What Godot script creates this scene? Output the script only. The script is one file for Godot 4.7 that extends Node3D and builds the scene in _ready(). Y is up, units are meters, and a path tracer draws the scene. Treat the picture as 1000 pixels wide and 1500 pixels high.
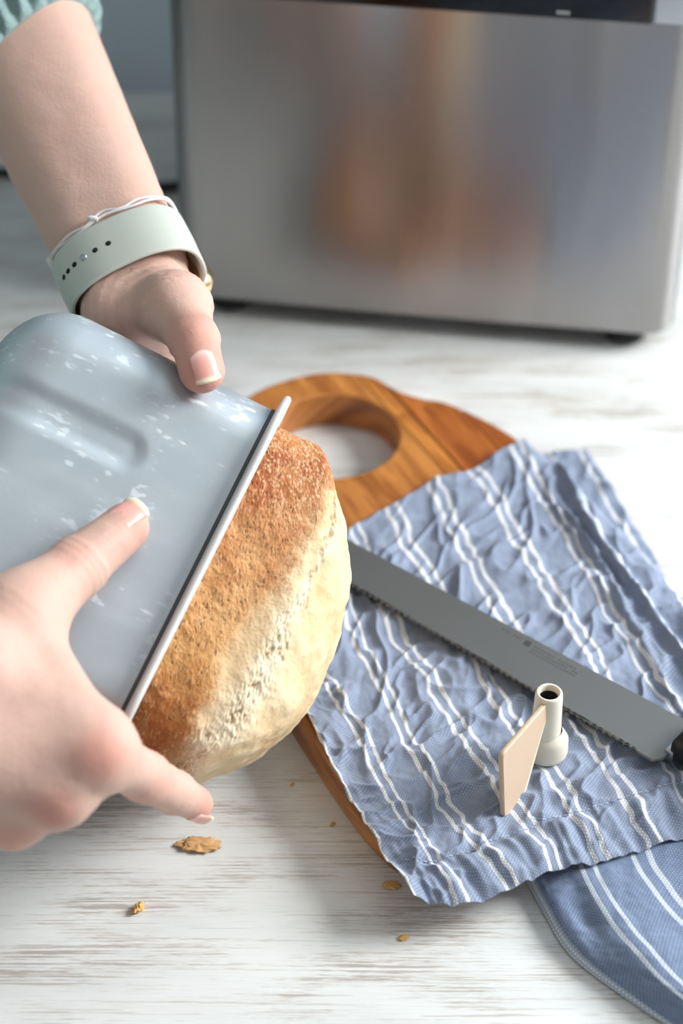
extends Node3D
# A loaf being tipped out of a bread-machine tin above a whitewashed table.
# Table top is y = 0, the floor is y = -0.75; units are metres.

var M := {}                                   # materials
const PAN_D := Vector3(-0.4154, -0.4754, 0.7755)
const PAN_N := Vector3(0.8953, -0.3644, 0.2562)
const PAN_W := Vector3(0.1608, 0.8008, 0.5770)
const PAN_O := Vector3(-0.0615, 0.0858, -0.6296)
var PAN := Transform3D(Basis(PAN_D, PAN_N, PAN_W), PAN_O)   # x along the rim, y out of the opening, z towards the near wide side

func _ready():
	# ---------- camera, sky, window light, added rear fill, exposure ----------
	var cam := Camera3D.new()
	cam.name = "camera"
	cam.position = Vector3(0, 0.66, 0)
	cam.rotation_degrees = Vector3(-40, 0, 0)
	var att := CameraAttributesPhysical.new()
	att.frustum_focal_length = 48.0
	att.frustum_focus_distance = 0.835
	att.frustum_near = 0.02
	att.frustum_far = 50.0
	att.exposure_aperture = 3.6
	cam.attributes = att
	cam.keep_aspect = Camera3D.KEEP_HEIGHT
	add_child(cam)
	cam.fov = rad_to_deg(2.0 * atan(750.0 / 3000.0))
	cam.near = 0.02
	cam.far = 50.0
	cam.current = true
	var env := Environment.new()
	env.background_mode = Environment.BG_SKY
	var sky := Sky.new()
	var psm := ProceduralSkyMaterial.new()
	psm.sky_top_color = Color(0.62, 0.74, 0.90)
	psm.sky_horizon_color = Color(0.90, 0.94, 0.98)
	psm.ground_bottom_color = Color(0.42, 0.42, 0.40)
	psm.ground_horizon_color = Color(0.70, 0.72, 0.72)
	sky.sky_material = psm
	env.sky = sky
	env.background_energy_multiplier = 1.0
	env.tonemap_mode = Environment.TONE_MAPPER_LINEAR
	env.tonemap_exposure = 1.10
	env.sdfgi_enabled = true
	env.ssao_enabled = true
	env.ssil_enabled = true
	var we := WorldEnvironment.new()
	we.name = "world_environment"
	we.environment = env
	add_child(we)
	area_light("window_daylight", Vector3(1.62, 1.02, -0.86), Vector3(0.0, 0.05, -0.68), Vector2(0.80, 0.85), 9.0, Color(0.98, 0.988, 0.992))
	area_light("rear_fill", Vector3(0.35, 1.05, 1.86), Vector3(0.0, 0.0, -0.7), Vector2(1.5, 1.2), 0.16, Color(0.95, 0.975, 1.0))  # fill light added behind the camera to lift the darker sides

	build_materials()
	build_room()
	build_table()
	build_bread_machine()
	build_board()
	build_towel()
	build_knife()
	build_paddle()
	build_pan()
	build_loaf()
	build_person()
	build_wrist_things()
	build_crumbs()
	build_cord()

# ======================================================================
#  helpers
# ======================================================================
func area_light(called: String, from: Vector3, to: Vector3, size: Vector2, energy: float, col: Color):
	var l := AreaLight3D.new()
	l.name = called
	l.area_size = size
	l.light_energy = energy
	l.light_color = col
	l.area_normalize_energy = false
	l.shadow_enabled = true
	l.area_range = 8.0
	l.area_attenuation = 2.0
	add_child(l)
	l.look_at_from_position(from, to, Vector3.UP)

func thing(called: String, label: String, category: String, at := Vector3.ZERO, group := "") -> Node3D:
	var o := Node3D.new()
	o.name = called
	add_child(o, true)
	o.position = at
	o.set_meta("label", label)
	o.set_meta("category", category)
	if group != "":
		o.set_meta("group", group)
	return o

func part(called: String, mesh: Mesh, mat: Material, parent: Node) -> MeshInstance3D:
	var o := MeshInstance3D.new()
	o.name = called
	o.mesh = mesh
	o.material_override = mat
	parent.add_child(o, true)
	return o

func struct(called: String, mesh: Mesh, mat: Material, at := Vector3.ZERO, parent: Node = self) -> MeshInstance3D:
	var o := part(called, mesh, mat, parent)
	o.position = at
	if parent == self:
		o.set_meta("kind", "structure")
	return o

func mat(col: Color, rough: float, metal := 0.0) -> StandardMaterial3D:
	var m := StandardMaterial3D.new()
	m.albedo_color = col
	m.roughness = rough
	m.metallic = metal
	return m

func noise(freq: float, sd: int, oct := 3, kind := FastNoiseLite.TYPE_SIMPLEX_SMOOTH) -> FastNoiseLite:
	var n := FastNoiseLite.new()
	n.noise_type = kind
	n.seed = sd
	n.frequency = freq
	n.fractal_octaves = oct
	n.fractal_type = FastNoiseLite.FRACTAL_FBM if oct > 1 else FastNoiseLite.FRACTAL_NONE
	return n

func img_tex(w: int, h: int, data: PackedByteArray, fmt := Image.FORMAT_RGB8) -> ImageTexture:
	return ImageTexture.create_from_image(Image.create_from_data(w, h, false, fmt, data))

func ss(a: float, b: float, x: float) -> float:
	return smoothstep(a, b, x)

# A grid of points, rows of equal length. wrap joins each row's end to its start. The faces look away from
# ref (closed shapes) or along dir (sheets). cap closes the first and last row with a fan.
func grid(rows: Array, wrap: bool, ref = null, dir := Vector3.UP, uvs = null, cols = null, caps := false) -> ArrayMesh:
	var nv: int = rows.size()
	var nu: int = rows[0].size()
	var V := PackedVector3Array()
	var UV := PackedVector2Array()
	var COL := PackedColorArray()
	var I := PackedInt32Array()
	var nuu := nu + 1 if wrap else nu
	for j in nv:
		var r: PackedVector3Array = rows[j]
		for i in nuu:
			V.append(r[i % nu])
			if uvs != null:
				UV.append(uvs[j][i])
			else:
				UV.append(Vector2(float(i) / (nuu - 1), float(j) / (nv - 1)))
			if cols != null:
				COL.append(cols[j][i % nu])
	for j in nv - 1:
		for i in nuu - 1:
			var a := j * nuu + i
			var b := a + 1
			var c := a + nuu
			var d := c + 1
			I.append_array([a, b, c, b, d, c])
	if caps:
		for j in [0, nv - 1]:
			var base := V.size()
			var mid := Vector3.ZERO
			var r: PackedVector3Array = rows[j]
			for i in nu:
				mid += r[i] / nu
			V.append(mid)
			UV.append(Vector2(0.5, 0.5))
			if cols != null:
				COL.append(cols[j][0])
			for i in nuu:
				V.append(r[i % nu])
				UV.append(Vector2(0.5, 0.5))
				if cols != null:
					COL.append(cols[j][i % nu])
			for i in nuu - 1:
				if j == 0:
					I.append_array([base, base + 2 + i, base + 1 + i])
				else:
					I.append_array([base, base + 1 + i, base + 2 + i])
	return finish(V, I, UV, COL, ref, dir, nuu if wrap else 0, nv)

func finish(V: PackedVector3Array, I: PackedInt32Array, UV: PackedVector2Array, COL: PackedColorArray, ref, dir: Vector3, seam := 0, nv := 0) -> ArrayMesh:
	var N := PackedVector3Array()
	N.resize(V.size())
	var total := 0.0
	for k in range(0, I.size(), 3):
		var a := V[I[k]]
		var b := V[I[k + 1]]
		var c := V[I[k + 2]]
		var n := (c - a).cross(b - a)
		N[I[k]] += n
		N[I[k + 1]] += n
		N[I[k + 2]] += n
		if ref == null:
			total += n.dot(dir)
		else:
			var from: Vector3 = ref
			total += n.dot((a + b + c) / 3.0 - from)
	if total < 0.0:
		for k in range(0, I.size(), 3):
			var t := I[k + 1]
			I[k + 1] = I[k + 2]
			I[k + 2] = t
	var sgn := -1.0 if total < 0.0 else 1.0
	if seam > 0:
		for j in nv:
			var n2 := N[j * seam] + N[j * seam + seam - 1]
			N[j * seam] = n2
			N[j * seam + seam - 1] = n2
	for k in N.size():
		N[k] = (N[k] * sgn).normalized()
		if N[k] == Vector3.ZERO:
			N[k] = Vector3.UP
	var arr := []
	arr.resize(Mesh.ARRAY_MAX)
	arr[Mesh.ARRAY_VERTEX] = V
	arr[Mesh.ARRAY_NORMAL] = N
	if UV.size() == V.size():
		arr[Mesh.ARRAY_TEX_UV] = UV
	if COL.size() == V.size():
		arr[Mesh.ARRAY_COLOR] = COL
	arr[Mesh.ARRAY_INDEX] = I
	var am := ArrayMesh.new()
	am.add_surface_from_arrays(Mesh.PRIMITIVE_TRIANGLES, arr)
	return am

func tri(st: SurfaceTool, a: Vector3, b: Vector3, c: Vector3, out: Vector3, uva := Vector2.ZERO, uvb := Vector2.ZERO, uvc := Vector2.ZERO):
	if (c - a).cross(b - a).dot(out) < 0.0:
		var t := b; b = c; c = t
		var tu := uvb; uvb = uvc; uvc = tu
	st.set_uv(uva); st.add_vertex(a)
	st.set_uv(uvb); st.add_vertex(b)
	st.set_uv(uvc); st.add_vertex(c)

func signed_area(p: PackedVector2Array) -> float:
	var s := 0.0
	for i in p.size():
		var q := p[(i + 1) % p.size()]
		s += p[i].x * q.y - q.x * p[i].y
	return s * 0.5

func inset(p: PackedVector2Array, by: float) -> PackedVector2Array:   # p counter-clockwise: moves inwards by «by»
	var out := PackedVector2Array()
	var n := p.size()
	for i in n:
		var e0 := (p[i] - p[(i + n - 1) % n]).normalized()
		var e1 := (p[(i + 1) % n] - p[i]).normalized()
		var n0 := Vector2(-e0.y, e0.x)
		var n1 := Vector2(-e1.y, e1.x)
		var m := (n0 + n1).normalized()
		out.append(p[i] + m * minf(by / maxf(m.dot(n0), 0.35), by * 2.0))
	return out

# A plate: an outline in x,z (with an optional hole) between y0 and y1 with rounded edges; flat faces top and bottom.
func plate(outline: PackedVector2Array, y0: float, y1: float, bevel: float, hole := PackedVector2Array(), uv_scale := 1.0, steps := 3, flat := false) -> ArrayMesh:
	var st := SurfaceTool.new()
	st.begin(Mesh.PRIMITIVE_TRIANGLES)
	var o := outline.duplicate()
	if signed_area(o) < 0.0:
		o.reverse()
	var h := hole.duplicate()
	if h.size() > 0 and signed_area(h) > 0.0:
		h.reverse()
	var prof := []                                 # [inset, y]
	for k in steps + 1:
		var a := PI / 2 * k / steps
		prof.append([bevel * (1.0 - sin(a)), y0 + bevel * (1.0 - cos(a))])
	for k in steps + 1:
		var a := PI / 2 * k / steps
		prof.append([bevel * (1.0 - cos(a)), y1 - bevel * (1.0 - sin(a))])
	for loop in [o, h]:
		if loop.size() == 0:
			continue
		var rings := []
		for pr in prof:
			var q := inset(loop, pr[0])
			var r := PackedVector3Array()
			for v in q:
				r.append(Vector3(v.x, pr[1], v.y))
			rings.append(r)
		var n: int = loop.size()
		for k in rings.size() - 1:
			st.set_smooth_group(-1 if flat else 1)
			for i in n:
				var j := (i + 1) % n
				var a: Vector3 = rings[k][i]
				var b: Vector3 = rings[k][j]
				var c: Vector3 = rings[k + 1][i]
				var d: Vector3 = rings[k + 1][j]
				var e: Vector2 = loop[j] - loop[i]
				var up: float = 0.0
				if k < steps:
					up = -0.7
				elif k > steps:
					up = 0.7
				var out := Vector3(e.y, 0, -e.x).normalized() + Vector3(0, up, 0)
				tri(st, a, b, c, out, Vector2(a.x, a.z) * uv_scale, Vector2(b.x, b.z) * uv_scale, Vector2(c.x, c.z + c.y) * uv_scale)
				tri(st, b, d, c, out, Vector2(b.x, b.z) * uv_scale, Vector2(d.x, d.z + d.y) * uv_scale, Vector2(c.x, c.z + c.y) * uv_scale)
	var flat_o := inset(o, bevel)
	var polys := [flat_o]
	if Geometry2D.triangulate_polygon(flat_o).is_empty():
		polys = Geometry2D.offset_polygon(o, -bevel)
	if h.size() > 0:
		polys = []
		var flat_h := inset(h, bevel)
		flat_h.reverse()
		for sgn in [-1.0, 1.0]:
			var half := PackedVector2Array([Vector2(-9, 0), Vector2(9, 0), Vector2(9, 9 * sgn), Vector2(-9, 9 * sgn)])
			for q in Geometry2D.intersect_polygons(flat_o, half):
				polys.append_array(Geometry2D.clip_polygons(q, flat_h))
	for side in [[y0, Vector3.DOWN, 2], [y1, Vector3.UP, 3]]:
		st.set_smooth_group(side[2])
		for poly in polys:
			var idx := Geometry2D.triangulate_polygon(poly)
			for k in range(0, idx.size(), 3):
				var a: Vector2 = poly[idx[k]]
				var b: Vector2 = poly[idx[k + 1]]
				var c: Vector2 = poly[idx[k + 2]]
				tri(st, Vector3(a.x, side[0], a.y), Vector3(b.x, side[0], b.y), Vector3(c.x, side[0], c.y), side[1], a * uv_scale, b * uv_scale, c * uv_scale)
	st.generate_normals()
	return st.commit()

func rrect(hx: float, hz: float, r: float, n: int) -> PackedVector2Array:    # rounded rectangle, n points per corner
	var p := PackedVector2Array()
	for c in 4:
		var cx := (hx - r) * (1.0 if c == 0 or c == 3 else -1.0)
		var cz := (hz - r) * (1.0 if c < 2 else -1.0)
		for k in n + 1:
			var a := PI / 2 * (c + float(k) / n)
			p.append(Vector2(cx + r * cos(a), cz + r * sin(a)))
	return p

func box(sx: float, sy: float, sz: float, bevel := 0.002, r := 0.004) -> ArrayMesh:   # rounded box, centred in x and z, standing on y = 0
	return plate(rrect(sx / 2, sz / 2, minf(r, minf(sx, sz) * 0.49), 4), 0.0, sy, minf(bevel, sy * 0.45), PackedVector2Array(), 1.0, 2)

func lathe(prof: Array, n := 32, scale := Vector2.ONE) -> ArrayMesh:      # [radius, y] from bottom to top
	var rows := []
	var mid := 0.0
	for p in prof:
		var r := PackedVector3Array()
		for i in n:
			var a := TAU * i / n
			r.append(Vector3(cos(a) * p[0] * scale.x, p[1], sin(a) * p[0] * scale.y))
		rows.append(r)
		mid += p[1] / prof.size()
	return grid(rows, true, Vector3(0, mid, 0))

func tube(path: PackedVector3Array, rad: float, n := 10, closed := false) -> ArrayMesh:
	var rows := []
	var up := Vector3.UP
	var m := path.size()
	for k in m:
		var t: Vector3
		if closed:
			t = (path[(k + 1) % m] - path[(k + m - 1) % m]).normalized()
		else:
			t = (path[mini(k + 1, m - 1)] - path[maxi(k - 1, 0)]).normalized()
		if k == 0 and absf(t.dot(up)) > 0.9:
			up = Vector3.RIGHT
		var s := t.cross(up).normalized()
		up = s.cross(t).normalized()
		var r := PackedVector3Array()
		for i in n:
			var a := TAU * i / n
			r.append(path[k] + (s * cos(a) + up * sin(a)) * rad)
		rows.append(r)
	if closed:
		rows.append(rows[0])
	var g := grid(rows, true, null, Vector3.UP, null, null, not closed)
	# orient: compare the first ring's normal with its radial direction
	var arr := g.surface_get_arrays(0)
	var nn: Vector3 = arr[Mesh.ARRAY_NORMAL][n + 2]
	var vv: Vector3 = arr[Mesh.ARRAY_VERTEX][n + 2]
	if nn.dot(vv - path[1]) < 0.0:
		g = grid(rows, true, null, Vector3.DOWN, null, null, not closed)
	return g

func cr(a: Vector3, b: Vector3, c: Vector3, d: Vector3, t: float) -> Vector3:   # Catmull-Rom between b and c
	return 0.5 * (2.0 * b + (c - a) * t + (2.0 * a - 5.0 * b + 4.0 * c - d) * t * t + (3.0 * b - a - 3.0 * c + d) * t * t * t)

func cr_at(p: Array, u: float) -> Vector3:
	var n := p.size()
	var i := clampi(int(floorf(u)), 0, n - 2)
	var t := u - i
	var a: Vector3 = p[i - 1] if i > 0 else 2.0 * p[0] - p[1]
	var d: Vector3 = p[i + 2] if i + 2 < n else 2.0 * p[n - 1] - p[n - 2]
	return cr(a, p[i], p[i + 1], d, t)

func lut(pts: Array, x: float) -> float:      # [[x, y], ...] eased linear table
	if x <= pts[0][0]:
		return pts[0][1]
	for k in pts.size() - 1:
		if x <= pts[k + 1][0]:
			return lerpf(pts[k][1], pts[k + 1][1], (x - pts[k][0]) / (pts[k + 1][0] - pts[k][0]))
	return pts[-1][1]

# ======================================================================
#  materials
# ======================================================================
func build_materials():
	M.wall = mat(Color(0.77, 0.83, 0.87), 0.9)
	M.wall_light = mat(Color(0.70, 0.695, 0.68), 0.95)
	M.ceiling = mat(Color(0.86, 0.86, 0.85), 0.95)
	M.floor = mat(Color(0.50, 0.42, 0.35), 0.6)
	M.trim = mat(Color(0.85, 0.84, 0.82), 0.5)
	M.black = mat(Color(0.035, 0.036, 0.042), 0.45)
	M.rubber = mat(Color(0.045, 0.047, 0.06), 0.6)
	M.gloss = mat(Color(0.012, 0.013, 0.018), 0.12)
	M.silver = mat(Color(0.72, 0.74, 0.76), 0.35, 0.85)
	M.white_print = mat(Color(0.9, 0.9, 0.9), 0.6)
	M.white_cord = mat(Color(0.88, 0.86, 0.85), 0.85)
	M.gold = mat(Color(0.86, 0.74, 0.58), 0.25, 1.0)
	M.strap = mat(Color(0.75, 0.765, 0.725), 0.5)
	M.hole = mat(Color(0.02, 0.02, 0.02), 0.8)
	M.cream = mat(Color(0.90, 0.87, 0.80), 0.42)
	M.cream.subsurf_scatter_enabled = true
	M.cream.subsurf_scatter_strength = 0.05
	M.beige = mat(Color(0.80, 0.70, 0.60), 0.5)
	var g := StandardMaterial3D.new()
	g.transparency = BaseMaterial3D.TRANSPARENCY_ALPHA
	g.albedo_color = Color(0.95, 0.98, 1.0, 0.06)
	g.roughness = 0.02
	M.glass = g

	# whitewashed wood, grain along x
	var W := 1400
	var fine := noise(1.0, 11, 3)
	var fine2 := noise(1.0, 12, 2)
	var mask := noise(1.0, 13, 3)
	var tone := noise(1.0, 14, 3)
	var wear := noise(1.0, 15, 4)
	var d := PackedByteArray()
	var hb := PackedByteArray()
	d.resize(W * W * 3)
	hb.resize(W * W)
	for y in W:
		for x in W:
			var wob := 3.0 * sin(x * 0.006 + y * 0.01)
			var yy := y + wob
			var a := fine.get_noise_2d(x * 0.0026, yy * 0.25)
			var b := fine2.get_noise_2d(x * 0.010 + 300.0, yy * 0.55)
			var m := mask.get_noise_2d(x * 0.0042 + 40.0, yy * 0.014)
			var w2 := wear.get_noise_2d(x * 0.030, yy * 0.40)
			var s := a * 1.15 + b * 0.55 + w2 * 0.38 + (m - 0.02) * 0.62
			var k := clampf((s - 0.22) * 2.1, 0.0, 1.0)
			k = 0.66 * k * (0.62 + 0.9 * clampf(m + 0.18, 0.0, 0.55))
			var line := clampf(1.0 - absf(a * 0.8 + b * 0.5) * 9.0, 0.0, 1.0) * clampf(0.45 + m * 1.6, 0.0, 1.0) * 0.26
			k = clampf(k * 0.85 + line, 0.0, 0.92)
			var t := 1.0 + 0.035 * tone.get_noise_2d(x * 0.003, y * 0.012) + 0.016 * b
			var at := (y * W + x) * 3
			d[at] = int(clampf(lerpf(222, 152, k) * t, 0, 255))
			d[at + 1] = int(clampf(lerpf(223, 137, k) * t, 0, 255))
			d[at + 2] = int(clampf(lerpf(221, 123, k) * t, 0, 255))
			hb[y * W + x] = int(clampf(150.0 - 90.0 * k + 60.0 * b, 0, 255))
	var wood := mat(Color.WHITE, 0.42)
	wood.albedo_texture = img_tex(W, W, d)
	wood.heightmap_enabled = true
	wood.heightmap_scale = 0.05
	wood.heightmap_texture = img_tex(W, W, hb, Image.FORMAT_L8)
	M.whitewash = wood

	# brushed steel: fine vertical-looking reflections from horizontal brushing
	var B := 512
	var bn := noise(1.0, 21, 3)
	var bd := PackedByteArray()
	bd.resize(B * B)
	for y in B:
		for x in B:
			bd[y * B + x] = int(clampf(128 + 110 * bn.get_noise_2d(x * 0.01, y * 0.9), 0, 255))
	var steel := mat(Color(0.63, 0.62, 0.615), 0.205, 1.0)
	steel.anisotropy_enabled = true
	steel.anisotropy = -1.0
	M.steel = steel

	# acacia board, grain along x of its own plane
	var A := 640
	var g1 := noise(1.0, 31, 4)
	var g2 := noise(1.0, 32, 3)
	var ad := PackedByteArray()
	ad.resize(A * A * 3)
	for y in A:
		for x in A:
			var n1 := g1.get_noise_2d(x * 0.0045, y * 0.03)
			var rings := 0.5 + 0.5 * sin((y * 0.055 + n1 * 16.0))
			var fib := g2.get_noise_2d(x * 0.012, y * 0.55)
			var k := clampf(0.5 + n1 * 0.9 + (rings - 0.5) * 0.16 + fib * 0.22, 0.0, 1.0)
			var at := (y * A + x) * 3
			ad[at] = int(lerpf(140, 212, k))
			ad[at + 1] = int(lerpf(80, 144, k))
			ad[at + 2] = int(lerpf(36, 74, k))
	var bw := mat(Color.WHITE, 0.38)
	bw.albedo_texture = img_tex(A, A, ad)
	M.acacia = bw
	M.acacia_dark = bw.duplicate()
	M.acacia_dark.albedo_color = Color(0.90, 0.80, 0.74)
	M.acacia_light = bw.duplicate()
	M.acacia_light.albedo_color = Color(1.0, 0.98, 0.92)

	# towel: blue chambray with double white stripes along v; stripe units run 0..9 along u
	var TW := 1800
	var TH := 300
	var td := PackedByteArray()
	td.resize(TW * TH * 3)
	var tn := noise(1.0, 41, 4)
	for y in TH:
		for x in TW:
			var u := x * 9.6 / TW - 0.3
			var f := u - floorf(u + 0.5)
			var k := 0.0
			for c in [-0.115, 0.115]:
				k = maxf(k, 1.0 - ss(0.032, 0.052, absf(f - c)))
			if u > 7.4 and u < 8.6:
				k = maxf(0.0, 1.0 - ss(0.03, 0.05, absf(u - 8.0)))
			if u > 8.6 or u < -0.2:
				k = 1.0 - ss(0.03, 0.05, absf(u - 8.78))
			if u < 0.4:
				k = 1.0 - ss(0.025, 0.045, absf(u - 0.03))
			k *= 0.93
			var n := tn.get_noise_2d(x * 0.02, y * 0.06) * 0.07 + tn.get_noise_2d(x * 0.25, y * 0.12) * 0.07
			var at := (y * TW + x) * 3
			td[at] = int(clampf(lerpf(154 * (1 + n), 255, k), 0, 255))
			td[at + 1] = int(clampf(lerpf(166 * (1 + n), 254, k), 0, 255))
			td[at + 2] = int(clampf(lerpf(187 * (1 + n), 250, k), 0, 255))
	var tt := img_tex(TW, TH, td)
	var WV := 32
	var wd := PackedByteArray()
	var wh := PackedByteArray()
	wd.resize(WV * WV * 3)
	wh.resize(WV * WV)
	for y in WV:
		for x in WV:
			var cx := int(x / 8.0)
			var cy := int(y / 8.0)
			var over := (cx + cy) % 2 == 0
			var fx := absf(fposmod(x, 8.0) - 3.5) / 4.0
			var fy := absf(fposmod(y, 8.0) - 3.5) / 4.0
			var hgt := (1.0 - fx * fx) if over else (1.0 - fy * fy)
			var v := lerpf(0.68, 1.0, hgt)
			if not over:
				v *= 0.86
			var at := (y * WV + x) * 3
			wd[at] = int(255 * v)
			wd[at + 1] = int(255 * v)
			wd[at + 2] = int(255 * minf(1.0, v * 1.02))
			wh[y * WV + x] = int(255 * clampf(hgt, 0, 1))
	var cloth := mat(Color.WHITE, 0.9)
	cloth.albedo_texture = tt
	cloth.detail_enabled = true
	cloth.detail_blend_mode = BaseMaterial3D.BLEND_MODE_MUL
	cloth.detail_uv_layer = BaseMaterial3D.DETAIL_UV_1
	cloth.detail_albedo = img_tex(WV, WV, wd)
	cloth.detail_uv_layer = BaseMaterial3D.DETAIL_UV_2
	cloth.rim_enabled = true
	cloth.rim = 0.25
	cloth.rim_tint = 0.5
	M.cloth = cloth
	M.stitch = mat(Color(0.72, 0.76, 0.82), 0.9)

	# pan: dull pressed aluminium with pale scuffs along y
	var PW := 900
	var PH := 900
	var pd := PackedByteArray()
	var prg := PackedByteArray()
	pd.resize(PW * PH * 3)
	prg.resize(PW * PH)
	var s1 := noise(1.0, 51, 3)
	var s2 := noise(1.0, 52, 3)
	var s3 := noise(1.0, 53, 2)
	for y in PH:
		for x in PW:
			var reg := s1.get_noise_2d(x * 0.006, y * 0.006) + 0.08
			var sp := s2.get_noise_2d(x * 0.060, y * 0.020)
			var haze := s2.get_noise_2d(x * 0.012 + 90.0, y * 0.004 + 20.0)
			var k := clampf((sp + reg * 0.75 - 0.52) * 4.0, 0.0, 1.0) * 0.7 + clampf(haze + reg * 0.4, 0.0, 0.6) * 0.28
			var gr := s3.get_noise_2d(x * 0.8, y * 0.8) * 0.02
			var at := (y * PW + x) * 3
			pd[at] = int(clampf(lerpf(190, 222, k) * (1 + gr), 0, 255))
			pd[at + 1] = int(clampf(lerpf(199, 227, k) * (1 + gr), 0, 255))
			pd[at + 2] = int(clampf(lerpf(206, 230, k) * (1 + gr), 0, 255))
			prg[y * PW + x] = int(clampf(104 + 80 * k, 0, 255))
	var pm := mat(Color.WHITE, 1.0, 0.62)
	pm.albedo_texture = img_tex(PW, PH, pd)
	pm.roughness_texture = img_tex(PW, PH, prg, Image.FORMAT_L8)
	pm.roughness_texture_channel = BaseMaterial3D.TEXTURE_CHANNEL_RED
	M.pan = pm
	M.rim = mat(Color(0.86, 0.86, 0.85), 0.45, 0.25)
	M.seam = mat(Color(0.33, 0.34, 0.355), 0.5, 0.4)  # dark grey for the band under the pan rim
	M.coating = mat(Color(0.22, 0.22, 0.23), 0.4)

	M.blade = mat(Color(0.50, 0.495, 0.49), 0.40, 0.7)
	M.etch = mat(Color(0.40, 0.395, 0.395), 0.6, 0.5)
	M.etch_dark = mat(Color(0.31, 0.30, 0.30), 0.6, 0.5)

	var sk := mat(Color.WHITE, 0.52)
	sk.vertex_color_use_as_albedo = true
	sk.subsurf_scatter_enabled = true
	sk.subsurf_scatter_strength = 0.06
	var nt := NoiseTexture2D.new()
	nt.width = 256
	nt.height = 256
	nt.seamless = true
	nt.noise = noise(0.09, 61, 3, FastNoiseLite.TYPE_CELLULAR)
	sk.heightmap_enabled = true
	sk.heightmap_texture = nt
	sk.heightmap_scale = 0.012
	sk.uv1_triplanar = true
	sk.uv1_scale = Vector3.ONE * 28.0
	sk.metallic_specular = 0.35
	M.skin = sk
	var nl := mat(Color.WHITE, 0.36)
	nl.vertex_color_use_as_albedo = true
	M.nail = nl
	var kn := mat(Color(0.50, 0.59, 0.58), 0.95)
	kn.rim_enabled = true
	kn.rim = 0.4
	var kt := NoiseTexture2D.new()
	kt.width = 256
	kt.height = 256
	kt.seamless = true
	kt.noise = noise(0.06, 62, 4)
	kn.heightmap_enabled = true
	kn.heightmap_texture = kt
	kn.heightmap_scale = 0.06
	kn.uv1_triplanar = true
	kn.uv1_scale = Vector3.ONE * 22.0
	M.knit = kn
	M.trousers = mat(Color(0.16, 0.19, 0.26), 0.9)
	M.hair = mat(Color(0.26, 0.17, 0.10), 0.5)
	M.crumb = mat(Color(0.86, 0.68, 0.42), 0.85)
	M.crumb_brown = mat(Color(0.82, 0.64, 0.44), 0.8)

# ======================================================================
#  room and table
# ======================================================================
func slab(x0: float, x1: float, y0: float, y1: float, z0: float, z1: float) -> BoxMesh:
	var b := BoxMesh.new()
	b.size = Vector3(x1 - x0, y1 - y0, z1 - z0)
	return b

func room_box(called: String, m: Material, x0: float, x1: float, y0: float, y1: float, z0: float, z1: float, parent: Node = self):
	return struct(called, slab(x0, x1, y0, y1, z0, z1), m, Vector3((x0 + x1) / 2, (y0 + y1) / 2, (z0 + z1) / 2), parent)

func build_room():
	room_box("floor", M.floor, -1.7, 1.8, -0.85, -0.75, -1.4, 2.1)
	room_box("ceiling", M.ceiling, -1.7, 1.8, 1.75, 1.85, -1.4, 2.1)
	room_box("wall_back", M.wall, -1.6, 1.7, -0.75, 1.75, -1.36, -1.26)
	room_box("wall_left", M.wall_light, -1.7, -1.6, -0.75, 1.75, -1.36, 2.1)
	room_box("baseboard_back", M.trim, -1.6, 1.7, -0.75, -0.65, -1.26, -1.245)
	# right wall with its window, as one wall of four pieces
	var wr := Node3D.new()
	wr.name = "wall_right"
	wr.set_meta("kind", "structure")
	add_child(wr)
	room_box("wall_panel", M.wall_light, 1.7, 1.8, -0.75, 0.48, -1.36, 2.1, wr)
	room_box("wall_panel", M.wall_light, 1.7, 1.8, 1.56, 1.75, -1.36, 2.1, wr)
	room_box("wall_panel", M.wall_light, 1.7, 1.8, 0.48, 1.56, -1.36, -1.30, wr)
	room_box("wall_panel", M.wall_light, 1.7, 1.8, 0.48, 1.56, -0.38, 2.1, wr)
	var w1 := Node3D.new()
	w1.name = "window_1"
	w1.set_meta("kind", "structure")
	add_child(w1)
	for zz in [-1.30, -0.865, -0.43]:
		room_box("window_frame", M.trim, 1.71, 1.77, 0.48, 1.56, zz, zz + 0.05, w1)
	for yy in [0.48, 1.51]:
		room_box("window_frame", M.trim, 1.71, 1.77, yy, yy + 0.05, -1.30, -0.38, w1)
	room_box("window_pane", M.glass, 1.735, 1.741, 0.53, 1.51, -1.25, -0.865, w1)
	room_box("window_pane", M.glass, 1.735, 1.741, 0.53, 1.51, -0.815, -0.43, w1)
	var wf := Node3D.new()
	wf.name = "wall_front"
	wf.set_meta("kind", "structure")
	add_child(wf)
	room_box("wall_panel", M.wall_light, -1.6, 1.7, -0.75, 0.40, 2.0, 2.1, wf)
	room_box("wall_panel", M.wall_light, -1.6, 1.7, 1.66, 1.75, 2.0, 2.1, wf)
	room_box("wall_panel", M.wall_light, -1.6, -0.45, 0.40, 1.66, 2.0, 2.1, wf)
	room_box("wall_panel", M.wall_light, 1.15, 1.7, 0.40, 1.66, 2.0, 2.1, wf)
	var w2 := Node3D.new()  # unseen window, added to go with the rear fill light
	w2.name = "added_window_2"
	w2.set_meta("kind", "structure")
	add_child(w2)
	for xx in [-0.45, 0.32, 1.09]:
		room_box("window_frame", M.trim, xx, xx + 0.06, 0.40, 1.66, 2.02, 2.07, w2)
	for yy in [0.40, 1.60]:
		room_box("window_frame", M.trim, -0.45, 1.15, yy, yy + 0.06, 2.02, 2.07, w2)
	room_box("window_pane", M.glass, -0.39, 0.32, 0.46, 1.60, 2.042, 2.048, w2)
	room_box("window_pane", M.glass, 0.38, 1.09, 0.46, 1.60, 2.042, 2.048, w2)

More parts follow.
